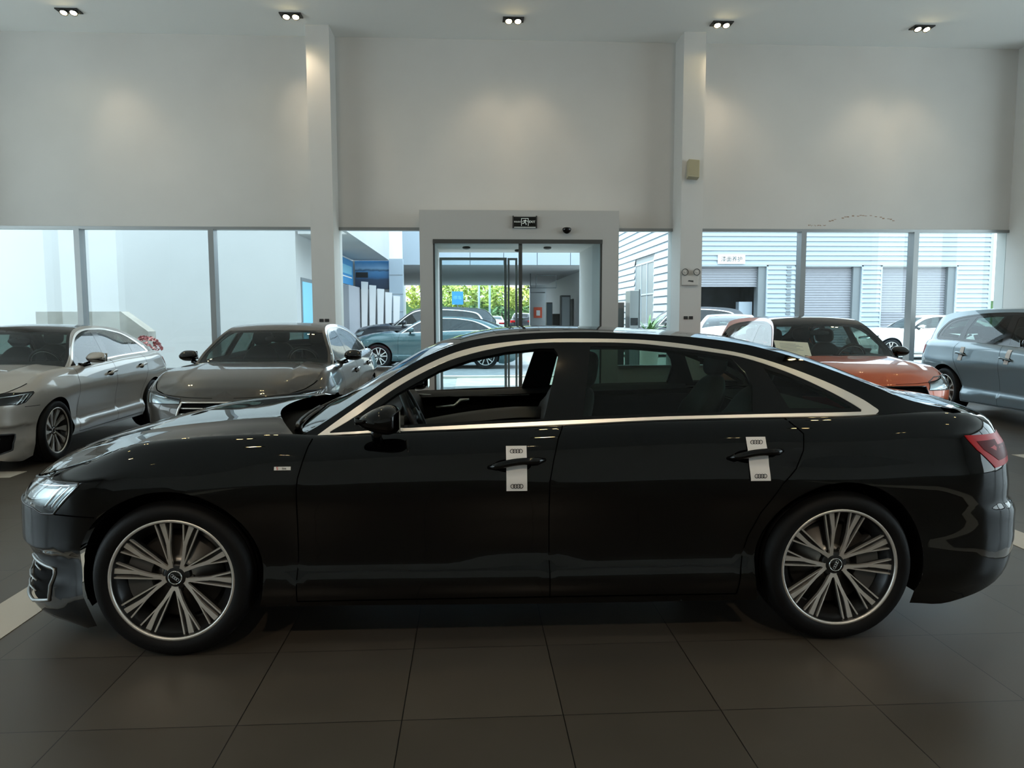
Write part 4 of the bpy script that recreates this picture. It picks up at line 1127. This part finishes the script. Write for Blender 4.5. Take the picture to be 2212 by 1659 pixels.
# gate canopy across the middle
gt = bld('gate_canopy', 'wide pale blue panelled canopy beyond the entrance door', 'canopy')
g0 = 30.0
fb = MB(); x = -2.6
while x < 4.2:
    fb.box(x, x+1.30, g0, g0+.12, 3.50, 5.1); x += 1.325
fb.build('fascia_panel', M['panel_white'], gt); box('fascia_joint', M['frame_grey'], -2.6, 5.3, g0+.05, g0+.20, 3.5, 5.05, gt)
b = MB(); y = g0+.2
while y < 50: b.box(-4.3, 5.3, y, y+.50, 3.50, 3.55); y += .53
b.build('soffit_slat', M['soffit'], gt); box('roof_deck', M['soffit'], -4.3, 5.3, g0+.2, 50, 3.6, 3.75, gt)
gw = bld('grey_side_wall', 'grey wall under the far canopy', 'wall'); box('wall', M['soffit'], 4.97, 5.3, 33, 49, 0, 3.5, gw)
b = MB(); b.box(4.92, 4.97, 36, 37.2, .1, 2.3); b.box(4.92, 4.97, 40, 41, .1, 2.3); b.build('doorway', M['dark_room'], gw)
ew = bld('white_end_wall', 'sunlit white wall end with a red notice beyond the canopy', 'wall'); box('wall', M['white_wall'], 4.0, 5.2, 50, 50.6, 0, 4.2, ew)
box('red_notice', mat('notice_red', (.75, .10, .04), .6), 4.25, 4.80, 49.95, 49.99, 1.35, 2.05, ew); box('notice_text', M['paper'], 4.42, 4.66, 49.93, 49.95, 1.5, 1.85, ew)
tb_ = MB(); 
for P in ([(3.0, 34, 3.3), (3.9, 34, 3.3), (3.9, 34, 2.75), (2.6, 34, 2.75)], [(3.0, 34, 3.3), (3.0, 34, 2.75)], [(2.9, 36, 3.5), (2.9, 36, 2.6), (3.6, 36, 2.6)]): tb_.tube(P, .025, 6)
tag(tb_.build('pipe_frame', M['frame_grey'], None), 'thin dark pipe frame hanging under the far canopy', 'pipe')
# right corrugated building
BX, BY = 8.73, 32.56
bB = bld('clad_building', 'white horizontally clad workshop building with roller shutters')
def boards(b, p0, p1, out, z0, z1, holes=(), pitch=.205):
    """lapped boards between 2D points, leaning out at the foot of each board; holes: (t0,t1,ztop)"""
    p0 = Vector((*p0, 0)); p1 = Vector((*p1, 0)); o = Vector((*out, 0)); d = (p1-p0); Ln = d.length; d.normalize(); z = z0
    while z < z1-.01:
        zz = min(z+pitch, z1); segs = [(0, Ln)]
        for h0, h1, hz0, hz in holes:
            if z < hz-.02 and zz > hz0+.02:
                n2 = []
                for a, c in segs:
                    if h0 > a: n2.append((a, min(h0, c)))
                    if h1 < c: n2.append((max(h1, a), c))
                segs = [q for q in n2 if q[1] > q[0]+.01]
        for a, c in segs:
            A = p0+d*a; C = p0+d*c
            V = [A+o*.08+Vector((0, 0, z)), C+o*.08+Vector((0, 0, z)), C+o*.008+Vector((0, 0, zz)), A+o*.008+Vector((0, 0, zz)), A+Vector((0, 0, z)), C+Vector((0, 0, z))]
            b.add(V, [(0, 1, 2, 3), (4, 5, 1, 0)])
        z += pitch
holes = [(9.42-BX, 12.98-BX, 0, 3.62), (14.30-BX, 17.25-BX, 0, 3.62), (18.15-BX, 21.57-BX, 0, 3.62)]
b = MB(); boards(b, (BX, BY), (23.1, BY), (0, -1), .0, 7.2, holes); b.build('cladding', M['siding'], bB, fix=False)
b = MB(); boards(b, (BX, 60), (BX, BY), (-1, 0), 0, 7.2, [(60-39.5, 60-35.4, 1.0, 4.1)], .34); b.build('side_cladding', M['siding'], bB, fix=False)
b = MB()
zz0 = 0
for a, c in ((BX, 9.42), (12.98, 14.30), (17.25, 18.15), (21.57, 23.1)): b.box(a+.01, c, BY+.0, BY+.4, 0, 3.62)
b.box(BX+.01, 23.1, BY, BY+.4, 3.62, 7.2); b.box(BX+.01, BX+.4, BY, 60, 0, 7.2); b.box(23.0, 23.1, BY, 60, 0, 7.2); b.build('wall', M['frame_grey'], bB)
b = MB(); b.box(BX-.04, BX+.05, BY-.05, BY+.02, 0, 7.2); b.box(23.05, 23.2, BY-.05, BY+.02, 0, 7.2)
for (h0, h1, _, hz), dw in zip(holes, (.35, .36, .38)):
    b.box(BX+h0-.05, BX+h0+.02, BY-.06, BY+.05, 0, hz+.06); b.box(BX+h1-.02, BX+h1+.05, BY-.06, BY+.05, 0, hz+.06); b.box(BX+h0-.05, BX+h1+.05, BY-.06, BY+.05, hz, hz+.08)
b.build('edge_trim', M['panel_white'], bB)
for k, ((h0, h1, _, hz), zb_) in enumerate(zip(holes, (2.75, .1, .1))):
    b = MB(); z = zb_; x0, x1 = BX+h0+.05, BX+h1-.35
    while z < hz-.05:
        V = [(x0, BY+.20, z), (x1, BY+.20, z), (x1, BY+.26, z+.055), (x0, BY+.26, z+.055), (x1, BY+.20, z+.11), (x0, BY+.20, z+.11)]
        b.add(V, [(0, 1, 2, 3), (3, 2, 4, 5)]); z += .11
    b.build('roller_shutter', M['shutter'], bB, fix=False)
    box('jamb', M['frame_grey'], x1, BX+h1, BY+.04, BY+.5, 0, hz, bB)
b = MB(); b.box(9.5, 12.9, BY+3, BY+3.1, 0, 3.6); b.box(9.3, 9.42, BY+.3, BY+3, 0, 3.6); b.box(12.9, 13.0, BY+.4, BY+3, 0, 3.6); b.box(9.3, 13, BY+.3, BY+3, 3.6, 3.7); b.build('workshop_interior', M['dark_room'], bB)
b = MB(); b.box(12.0, 12.6, BY+.6, BY+1.0, .06, 2.1); tag(b.build('steel_cupboard', M['panel_white'], None), 'pale steel cupboard inside the half open workshop', 'cupboard')
b = MB(); b.box(BX-.0, BX+.10, 35.4, 39.5, 1.0, 4.1); b.build('window_recess', M['frame_grey'], bB)
b = MB()
for yy in (35.4, 36.8, 38.1, 39.4): b.box(BX-.03, BX+.02, yy, yy+.08, 1.0, 4.1)
for z in (1.0, 2.5, 4.05): b.box(BX-.03, BX+.02, 35.4, 39.5, z, z+.07)
b.build('window_frame', M['panel_white'], bB)
b = MB(); z = .8
while z < 3.6: b.box(13.86, 14.06, BY-.08, BY-.03, z, z+.06); z += .12
b.build('vent_louvre', M['frame_grey'], bB)
# shop sign
def text_mesh(name, txt, size, m, parent, loc, rot, ext=.002, sx=1.0, align='CENTER'):
    c = bpy.data.curves.new(name, 'FONT'); c.body = txt; c.size = size; c.extrude = ext; c.align_x = align; c.align_y = 'CENTER'
    t = bpy.data.objects.new(name+'_tmp', c); COL.objects.link(t); bpy.context.view_layer.update()
    me = bpy.data.meshes.new_from_object(t.evaluated_get(bpy.context.evaluated_depsgraph_get())); bpy.data.objects.remove(t); bpy.data.curves.remove(c)
    me.materials.clear(); me.materials.append(m); o = bpy.data.objects.new(name, me); COL.objects.link(o); o.parent = parent
    o.location = loc; o.rotation_euler = rot; o.scale = (sx, 1, 1); return o
sg_ = box('workshop_sign', M['paper'], 10.77, 11.95, BY-.16, BY-.09, 3.72, 4.10); tag(sg_, 'white workshop sign with dark characters above the half open shutter', 'sign')
text_mesh('sign_lettering', '漆面养护', .24, M['ink'], sg_, (11.36, BY-.166, 3.91), (R_(90), 0, 0))
t_ = text_mesh('wall_lettering', '接待大厅', .26, M['ink'], bA, (AX+.03, 21.7, 2.85), (R_(90), 0, R_(90)))
# greenery beyond
M['leaf'] = mat('leaf', (.30, .36, .05), .6, noise=(1.2, .6)); M['leaf_dark'] = mat('leaf_dark', (.06, .13, .03), .6, noise=(3, .5)); M['bark'] = mat('bark', (.12, .08, .05), .8)
def tree(x, y, r, h, m, lab, rnd):
    e = empty('leafy_tree', (x, y, .05)); tag(e, lab, 'tree', None)
    b = MB(); b.tube([(0, 0, 0), (.1, 0, h*.5), (0, .1, h*.8)], [.12, .09, .05], 7); b.build('trunk', M['bark'], e)
    b = MB()
    for k in range(520):
        u = rnd.random()*2*math.pi; v = math.acos(2*rnd.random()-1); q = r*(.55+.5*rnd.random())
        c = Vector((q*math.sin(v)*math.cos(u), q*math.sin(v)*math.sin(u), h*.62+q*.85*math.cos(v)*h/(2*r)*.6)); s_ = .16+.16*rnd.random()
        a = Vector((rnd.uniform(-1, 1), rnd.uniform(-1, 1), rnd.uniform(-.6, .6))).normalized(); t = a.orthogonal().normalized()
        b.add([c-a*s_, c+t*s_*.5, c+a*s_, c-t*s_*.5], [(0, 1, 2, 3)])
    b.build('foliage', m, e, fix=False); return e
rnd = random.Random(3)
names = ['first tree from the left', 'second tree from the left', 'third tree from the left', 'fourth tree from the left', 'fifth tree from the left', 'sixth tree from the left', 'seventh tree from the left']
for k in range(7):
    X, Y = room(-8.6+1.9*k, 73+7.5*(k % 2)); tree(X, Y, 1.7+rnd.random()*.2, 5.0+rnd.random(), M['leaf'], 'yellow green tree beyond the canopy, '+names[k], rnd)
for k in range(5):
    X, Y = room(-6.0+2.5*k, 66); e = empty('clipped_bush', (X, Y, 0)); tag(e, 'dark green bush below the yellow trees, %s in the row' % ('first', 'second', 'third', 'fourth', 'fifth', 'sixth')[k], 'bush', None)
    b = MB()
    for q in range(300):
        u = rnd.random()*2*math.pi; v = math.acos(rnd.random()); c = Vector((1.1*math.sin(v)*math.cos(u), .9*math.sin(v)*math.sin(u), 2.3*math.cos(v))); s_ = .2
        a = Vector((rnd.uniform(-1, 1), rnd.uniform(-1, 1), rnd.uniform(-1, 1))).normalized(); t = a.orthogonal().normalized(); b.add([c-a*s_, c+t*s_*.6, c+a*s_, c-t*s_*.6], [(0, 1, 2, 3)])
    b.build('foliage', M['leaf_dark'], e, fix=False)
X, Y = room(-4.15, 58); bs = empty('blue_road_sign', (X, Y, 0)); tag(bs, 'blue board sign on a post in front of the yellow trees', 'sign')
box('board', M['blue_board'], -.43, .43, -.03, .03, 2.35, 3.35, bs); box('post', M['frame_grey'], -.04, .04, 0, .05, 0, 2.35, bs); text_mesh('sign_mark', '停车', .34, M['blue_light'], bs, (0, -.035, 2.85), (R_(90), 0, 0))
for k, xx in enumerate((-2.75, -1.85)):
    X, Y = room(xx, 63.5); b = MB(); b.tube([(X, Y, 0), (X, Y, 6)], .09, 8); tag(b.build('lamp_post', M['panel_white'], None), ('left', 'right')[k]+' of the two white posts in front of the trees', 'post', None)
struct(box('floor_verge', M['leaf_dark'], -60, 60, 80, 90, 0, 3.0))
# ------------------------------------------------------------------ cars outside
def simple(shape, name, lab, paint_, cx, cy, dx, dy, grp=None, **k):
    e = empty(name); tag(e, lab, 'car', grp)
    build_car(shape, e, dict(dict(paint=paint_, rim=.24, wheel='five', tw=.235, glass=M['dark_tint'], slats=4), **k))
    X, Y = room(cx, cy); e.location = (X, Y, .06); a = math.atan2(dy, dx)-CAM_YAW; e.rotation_euler = (0, 0, a); return e
simple(mk(SAL2, 1.46, .93, 1.10, [(0, 0), (.34, .34), (1.0, 1.0), (1.46, 1.445)], .98, .345, .39), 'teal_saloon', 'dark teal saloon parked outside in front of the entrance, nose left', M['teal_paint'], -2.18, 21.4, -1, 0)
simple(mk(SUV, 1.45, .88, .95, [(0, 0), (.38, .38), (1.0, 1.15), (1.46, 1.72)], 1.0, .38, .43), 'black_sport_utility', 'black tall car parked behind the teal saloon, nose left', M['dark_blue_paint'], -2.9, 25.0, -1, 0)
simple(mk(SUV, 1.45, .88, .95, [(0, 0), (.38, .38), (1.0, 1.10), (1.46, 1.66)], 1.0, .38, .43), 'dark_sport_utility', 'dark tall car seen from behind under the far canopy, red tail lamps', M['dark_blue_paint'], .75, 60, .0, 1)
simple(mk(SAL2, 1.4, .9, 1.05, [(0, 0), (.33, .33), (1.0, .985), (1.46, 1.44)], .977, .333, .38), 'white_saloon', 'small white saloon seen from behind, left of the dark tall car', M['white_paint'], -1.35, 58.5, .0, 1)
simple(mk(SUV, 1.3, .85, .85, [(0, 0), (.34, .34), (1.0, 1.02), (1.46, 1.56)], .96, .34, .38), 'white_hatchback', 'white car parked against the grey wall under the far canopy', M['white_paint'], 3.75, 40, -.1, -1)
simple(mk(SAL2, 1.46, .93, 1.08, [(0, 0), (.34, .34), (1.0, 1.0), (1.46, 1.45)], .98, .34, .39), 'bright_white_saloon', 'bright white saloon outside the right windows, nose left', M['white_paint'], 13.6, 25, -1, 0, glass=M['tint'])
simple(mk(SAL2, 1.46, .93, 1.08, [(0, 0), (.34, .34), (1.0, 1.0), (1.46, 1.49)], .98, .34, .39), 'pale_saloon', 'pale saloon outside, just right of the right pillar', M['white_paint'], 5.65, 19.6, .3, 1, glass=M['tint'])
simple(mk(SUV, 1.45, .88, .95, [(0, 0), (.38, .38), (1.0, 1.10), (1.46, 1.74)], 1.0, .38, .43), 'grey_sport_utility', 'dark grey tall car outside behind the pale saloon', M['dark_blue_paint'], 5.9, 27, -1, 0)

# ------------------------------------------------------------------ things on and in the black saloon
def hero_local(fn, n, m, parent, V, F): return mesh_obj(n, V, F, m, parent)
def handle_tag(xc, z0, z1, zh, w, tilt, lab):
    e = empty('paper_tag'); e.matrix_world = hero.matrix_basis.copy(); tag(e, lab, 'tag', 'paper tags on the door handles')
    b = MB()
    def pt(u, v, back=0):
        z = z0+(z1-z0)*v; x = xc+w*(.5-u)+tilt*(z-zh); y = HS.hw(x, z)+.0045+.010*(1-min(1, abs(z-zh)/.05))+.006*max(0, (zh-z)/.12)
        return (x, y-back, z)
    b.grid(lambda u, v: pt(u, v), 4, 22); b.grid(lambda u, v: pt(u, v, .0015), 4, 22)
    b.build('paper', M['paper'], e, fix=False)
    for zz in (z1-.022, z0+.022):
        rb = rings(.0088, w=.0014); x = xc+tilt*(zz-zh); y = HS.hw(x, zz)+.0085+.006*max(0, (zh-zz)/.12)
        rb.V = [(-v[0]*1.0+x, v[1]*.4+y, v[2]+zz) for v in rb.V]; rb.build('logo', M['ink'], e)
bpy.context.view_layer.update()
handle_tag(-.0155, .741, .935, .862, .092, 0, 'white paper tag folded round the front door handle of the black saloon')
handle_tag(-1.108, .773, .963, .890, .090, .04, 'white paper tag folded round the rear door handle of the black saloon')
# small tags on the blue grey car
q3s = mk(SUV, 1.34, .90, .90, [(0, 0), (.35, .35), (1.0, 1.05), (1.46, 1.60)], .985, .35, .40)
for hx, lab in ((.0, 'small white tag on the front door handle of the pale blue grey car'), (-1.10, 'small white tag on the rear door handle of the pale blue grey car')):
    e = empty('paper_tag', q3.location, q3.rotation_euler[2]); tag(e, lab, 'tag', 'paper tags on the door handles')
    x = q3s.fx(hx); b = MB()
    b.grid(lambda u, v: (x+.085*(u-.5), -(q3s.hw(x, .83+.20*v)+.006), .83+.20*v), 2, 8); b.grid(lambda u, v: (x+.085*(u-.5), -(q3s.hw(x, .83+.20*v)+.0045), .83+.20*v), 2, 8); b.build('paper', M['paper'], e, fix=False)
# fender badge
b = MB(); bx = 1.010
b.grid(lambda u, v: (bx+.036-.072*u, HS.hw(bx+.036-.072*u, .8435+.015*v)+.002, .8435+.015*v), 6, 2); bd = b.build('fender_badge', mat('badge_white', (.85, .84, .82), .2, .3), hero, fix=False)
tx = text_mesh('badge_lettering', 'S', .019, M['red_ink'], bd, (bx+.022, HS.hw(bx, .85)+.0035, .851), (R_(90), 0, R_(180)), .0008)
tx = text_mesh('badge_lettering', 'line', .013, M['ink'], bd, (bx-.008, HS.hw(bx, .85)+.0035, .851), (R_(90), 0, R_(180)), .0005)
# far door details seen through the open window, console
b = MB(); b.tube([(.55, -.745, 1.0), (.3, -.75, .985), (0, -.755, .985), (-.2, -.755, .99)], .004, 6); b.build('door_trim_strip', M['chrome'], hero)
b = MB(); b.tube([(.42, -.72, .915), (.30, -.72, .925), (.26, -.72, .96), (.20, -.725, .965)], [.006, .010, .012, .008], 8); b.build('inner_door_pull', M['chrome'], hero)
b = MB(); b.grid(lambda u, v: (.62-.95*u, -.50+.30*v-.15*math.sin(u*2), .86+.085*math.sin(min(1, u*1.3)*1.3)-.10*abs(v-.5)), 16, 6); b.build('centre_console', M['interior'], hero)
# side sill glint ledge already in the flank; far mirror is part of the body
# ------------------------------------------------------------------ fittings
px0 = PX[2]; pf_ = WALL-PD
sp_ = empty('wall_speaker', (px0-.02, pf_, 3.90)); tag(sp_, 'beige box speaker tilted down, high on the right pillar', 'speaker')
M['beige'] = mat('beige_plastic', (.45, .41, .28), .5)
b = MB(); b.box(-.095, .095, -.14, -.02, -.155, .155); o_ = bevel(b.build('cabinet', M['beige'], sp_), .012); o_.rotation_euler = (R_(-14), R_(5), 0)
b = MB(); b.box(-.08, .08, -.145, -.14, -.13, .14); g_ = b.build('grille_cloth', mat('speaker_cloth', (.36, .33, .22), .8), sp_); g_.rotation_euler = (R_(-14), R_(5), 0)
b = MB(); b.tube([(0, -.03, 0), (0, 0, 0)], .02, 8); b.build('bracket', M['fix'], sp_)
em = empty('emergency_light', (px0-.02, pf_, 2.10)); tag(em, 'grey twin head emergency light box on the right pillar', 'emergency light')
b = MB(); b.box(-.135, .135, -.055, 0, -.085, .075); bevel(b.build('battery_box', M['white_plastic'], em), .01)
for x in (-.10, .10):
    b = MB(); T = Matrix.Translation((x, -.05, .135)) @ Matrix.Rotation(R_(180), 4, 'Z')
    b.lathe([(0, -.02), (.035, -.02), (.055, .01), (.058, .03), (.050, .032), (.046, .026)], 24, T); h = b.build('lamp_head', M['alu_dark'], em)
    c = MB(); c.lathe([(0, .020), (.046, .024)], 20, T); c.lathe([(.0, .03), (.02, .03), (.02, .02)], 14, T); c.build('lens', M['white_plastic'], h, fix=False)
b = MB(); b.prism([(-.05, -.02), (.05, -.035), (.05, -.005), (-.03, .0)], lambda a, c: (a, -.057, c), lambda a, c: (a, -.0555, c)); b.build('marking', M['alu_dark'], em)
def sockets(x, y, z, lab, side=False):
    for k, dx in enumerate((-.045, .045)):
        b = MB()
        if side: b.box(0, .012, -.04, .04, -.05, .05)
        else: b.box(-.034, .034, -.010, 0, -.026, .026)
        o_ = b.build('wall_socket', M['fix'], None); o_.location = (x+(0 if side else dx), y, z)
        tag(o_, ('left' if k == 0 else 'right')+' '+lab, 'socket', 'sockets on the pillars')
        if side: break
sockets(px0-.03, pf_, 1.47, 'one of two dark sockets low on the right pillar')
sockets(PX[1]-.0, pf_, 1.44, 'one of two dark sockets low on the left pillar')
ex = empty('exit_sign', (.93, f-.0, 3.065)); tag(ex, 'black exit sign with running figure above the entrance door', 'exit sign')
b = MB(); b.box(-.20, .20, -.035, -.005, -.095, .085); bevel(b.build('panel', M['gloss_black'], ex), .004)
b = MB(); b.box(-.205, -.185, -.045, 0, -.10, .10); b.build('end_cap', M['fix'], ex); b = MB(); b.box(.185, .205, -.045, 0, -.10, .10); b.build('end_cap', M['fix'], ex)
M['sign_white'] = mat('sign_white', (.75, .78, .75), .5, emit=(.8, .9, .85), es=.15)
box('light_bar', M['sign_white'], -.18, .18, -.040, -.036, -.092, -.084, ex)
b = MB(); b.box(-.060, -.053, -.038, -.0355, -.065, .06); b.box(.053, .060, -.038, -.0355, -.065, .06); b.box(-.06, .06, -.038, -.0355, .053, .06); b.build('door_symbol', M['sign_white'], ex)
b = MB(); yy = -.037
for P, r in (([(.012, .042), (.013, .0425)], .010), ([(.010, .028), (-.002, 0)], .011), ([(.008, .026), (.035, .012), (.048, .012)], .0045), ([(.0, .024), (-.025, .018), (-.035, -.002)], .0045), ([(0, 0), (.018, -.022), (.022, -.048)], .006), ([(-.002, 0), (-.018, -.024), (-.044, -.026)], .006)):
    b.tube([(a, yy, c) for a, c in P], r, 6)
b.build('running_figure', M['sign_white'], ex)
text_mesh('sign_lettering', 'EXIT', .052, M['sign_white'], ex, (.120, -.037, .0), (R_(90), 0, 0), .001)
text_mesh('sign_lettering', '安全出口', .030, M['sign_white'], ex, (-.122, -.037, .0), (R_(90), 0, 0), .001)
dc = empty('dome_camera', (1.63, f, 2.93)); tag(dc, 'small dark dome camera above the right door leaf', 'camera')
b = MB(); b.box(-.06, .06, -.03, 0, .0, .045); b.build('bracket', M['white_plastic'], dc)
def dm(t, q): return (.075*math.cos(t)*math.cos(q), -.06+.06*math.sin(t)*math.cos(q), .02+(.08 if q < 0 else .03)*math.sin(q))
blob(dm).build('dome', M['gloss_black'], dc)
for k, (x, z, y) in enumerate(((1.45, 2.74, WALL+.9), (.95, 2.74, WALL+1.5), (-.05, 2.76, WALL+.9))):
    e = empty('ceiling_sensor', (x, y, GZ)); tag(e, 'small round ceiling sensor in the glass lobby, %s' % ('right of the door mullion', 'far end beside the mullion', 'left of the door mullion')[k], 'sensor')
    blob(lambda t, q: (.075*math.cos(t)*math.cos(q), .075*math.sin(t)*math.cos(q), -.02+.03*math.sin(q))).build('sensor_body', M['fix'], e)
# paper sheet behind the orange car's windscreen
X, Y = 4.44, 9.62; ps = empty('paper_sheet', (3.86, 8.80, 1.09)); tag(ps, 'pale information sheet lying behind the windscreen of the orange car', 'paper sheet')
b = MB(); b.box(-.21, .21, -.002, .002, -.14, .14); o_ = b.build('sheet', mat('sheet_paper', (.62, .62, .48), .6), ps); ps.rotation_euler = (R_(-42), R_(4), 0)
b = MB()
for k in range(7): b.box(-.15, .05+.08*((k*37) % 3)/2, -.0028, -.0022, .10-.018*k, .104-.018*k)
b.build('printed_lines', M['frame_grey'], o_)
# outside: cabinets, planter, flowers, block standing in for a window reflection
M['steel_out'] = mat('brushed_steel', (.45, .47, .48), .3, .8)
X, Y = room(2.22, 15.6); e = empty('bin_cabinet', (X, Y, .06)); tag(e, 'dark brown cabinet outside right of the entrance', 'cabinet'); b = MB(); b.box(-.2, .10, 0, .4, 0, 1.72); bevel(b.build('casing', mat('brown_metal', (.13, .11, .10), .5, .3), e), .01)
box('door_panel', M['alu_dark'], -.16, .08, -.012, 0, .1, 1.6, e)
X, Y = room(2.46, 15.2); e = empty('steel_cabinet', (X, Y, .06)); tag(e, 'tall brushed steel kiosk outside beside the potted palm', 'kiosk'); b = MB(); b.box(-.09, .09, 0, .45, 0, 1.95); bevel(b.build('casing', M['steel_out'], e), .01)
box('shelf_recess', M['dark_room'], -.075, .075, -.005, 0, 1.25, 1.40, e); box('side_post', M['frame_grey'], .09, .12, 0, .45, 0, 1.97, e)
X, Y = room(3.05, 16.8); pt = empty('potted_palm', (X, Y, .06)); tag(pt, 'green potted palm with arching leaves outside right of the entrance', 'potted plant')
b = MB(); b.lathe([(0, .0), (.16, 0), (.24, .85), (.26, .88), (.22, .86), (0, .80)], 28, Matrix.Rotation(R_(90), 4, 'X')); b.build('pot', M['paper'], pt)
M['palm'] = mat('palm_leaf', (.07, .16, .05), .45, noise=(6, .4))
rnd = random.Random(11); b = MB()
for k in range(60):
    a = rnd.random()*2*math.pi; ln = .55+.45*rnd.random(); up = .55+.65*rnd.random(); w = .018+.012*rnd.random(); P = []
    for q in range(8):
        t = q/7; r = ln*t*(.35+.65*t)*.75; P.append(Vector((r*math.cos(a), r*math.sin(a), .84+up*t-.80*t*t*(ln))))
    sd = Vector((-math.sin(a), math.cos(a), 0)); V = []
    for q, p in enumerate(P): ww = w*math.sin(math.pi*(.12+.86*q/7)); V += [p-sd*ww, p+sd*ww+Vector((0, 0, .004))]
    b.add(V, [(2*q, 2*q+1, 2*q+3, 2*q+2) for q in range(7)], True)
b.build('fronds', M['palm'], pt, fix=False)
M['stone'] = mat('grey_beige_stone', (.30, .29, .26), .8, noise=(3, .15))
b = MB(); b.prism([(-10.35, .0), (-10.35, 1.62), (-8.55, 1.62), (-7.98, 1.18), (-7.98, .0)], lambda a, c: (a+.93, 17.0, c), lambda a, c: (a+.93, 17.4, c)); tag(b.build('reflection_block', M['stone'], None), 'low grey beige block with sloping end, standing in for a reflection in the left window', 'reflection block')  # solid block added in place of a reflection on the window glass
e = empty('flower_pot', (-7.0+.05, 16.6, .06)); tag(e, 'pot of dark red flowers outside beside the sloping grey beige block', 'potted plant')
b = MB(); b.lathe([(0, 0), (.16, 0), (.20, .70), (0, .68)], 20, Matrix.Rotation(R_(90), 4, 'X')); b.build('pot', M['stone'], e)
b = MB()
for k in range(160):
    u = rnd.random()*2*math.pi; v = math.acos(rnd.random()); c = Vector((.32*math.sin(v)*math.cos(u), .3*math.sin(v)*math.sin(u), .72+.30*math.cos(v))); a = Vector((rnd.uniform(-1, 1), rnd.uniform(-1, 1), rnd.uniform(-1, 1))).normalized()*.045; t = a.orthogonal().normalized()*.03
    b.add([c-a, c+t, c+a, c-t], [(0, 1, 2, 3)])
b.build('blossom', mat('dark_red_flower', (.22, .05, .05), .6, noise=(20, .5)), e, fix=False)

# ------------------------------------------------------------------ furniture under the far canopy
def far_box(n, lab, cat, px_, D, w, z0, z1, m, pane=None):
    X, Y = room((px_-1106)/FPX*D, D); e = empty(n, (X, Y, 0)); tag(e, lab, cat)
    b = MB(); b.box(-w/2, w/2, 0, .5, z0, z1); bevel(b.build('casing', m, e), .02)
    if pane: box('front_panel', pane, -w*.4, w*.4, -.02, 0, z0+(z1-z0)*.35, z1-.08, e)
far_box('tall_cabinet', 'tall black cabinet against the grey wall under the far canopy', 'cabinet', 1222, 35.5, .45, .06, 2.45, M['dark_room'], M['frame_grey'])
far_box('display_kiosk', 'slim dark kiosk with a grey blue panel beside the white end wall', 'kiosk', 1187, 40, .32, .06, 2.2, M['frame_grey'], M['blue_grey_paint'])
far_box('storage_crate', 'low pale crate on the ground under the far canopy', 'crate', 1180, 37, .50, .06, .95, M['beige'])
far_box('low_cabinet', 'black waist high cabinet between the kiosk and the tall cabinet', 'cabinet', 1202, 41, .40, .06, 1.6, M['dark_room'])

M['stain'] = mat('stain', (.34, .24, .17), .9)
b = MB(); rnd = random.Random(5)
for (xa, xb, za, h) in ((5.98, 6.30, 3.085, .0), (6.35, 7.55, 3.17, .09)):
    n = 26
    for k in range(n):
        if rnd.random() < .30: continue
        u = k/n; x = xa+(xb-xa)*u; z = za+h*math.sin(math.pi*u)+rnd.uniform(-.008, .008); w = (xb-xa)/n*.9; t = .004+.006*rnd.random()
        b.box(x, x+w, WALL-.0015, WALL+.001, z-t, z+t)
st_ = b.build('trim_70', M['stain'], None); struct(st_)
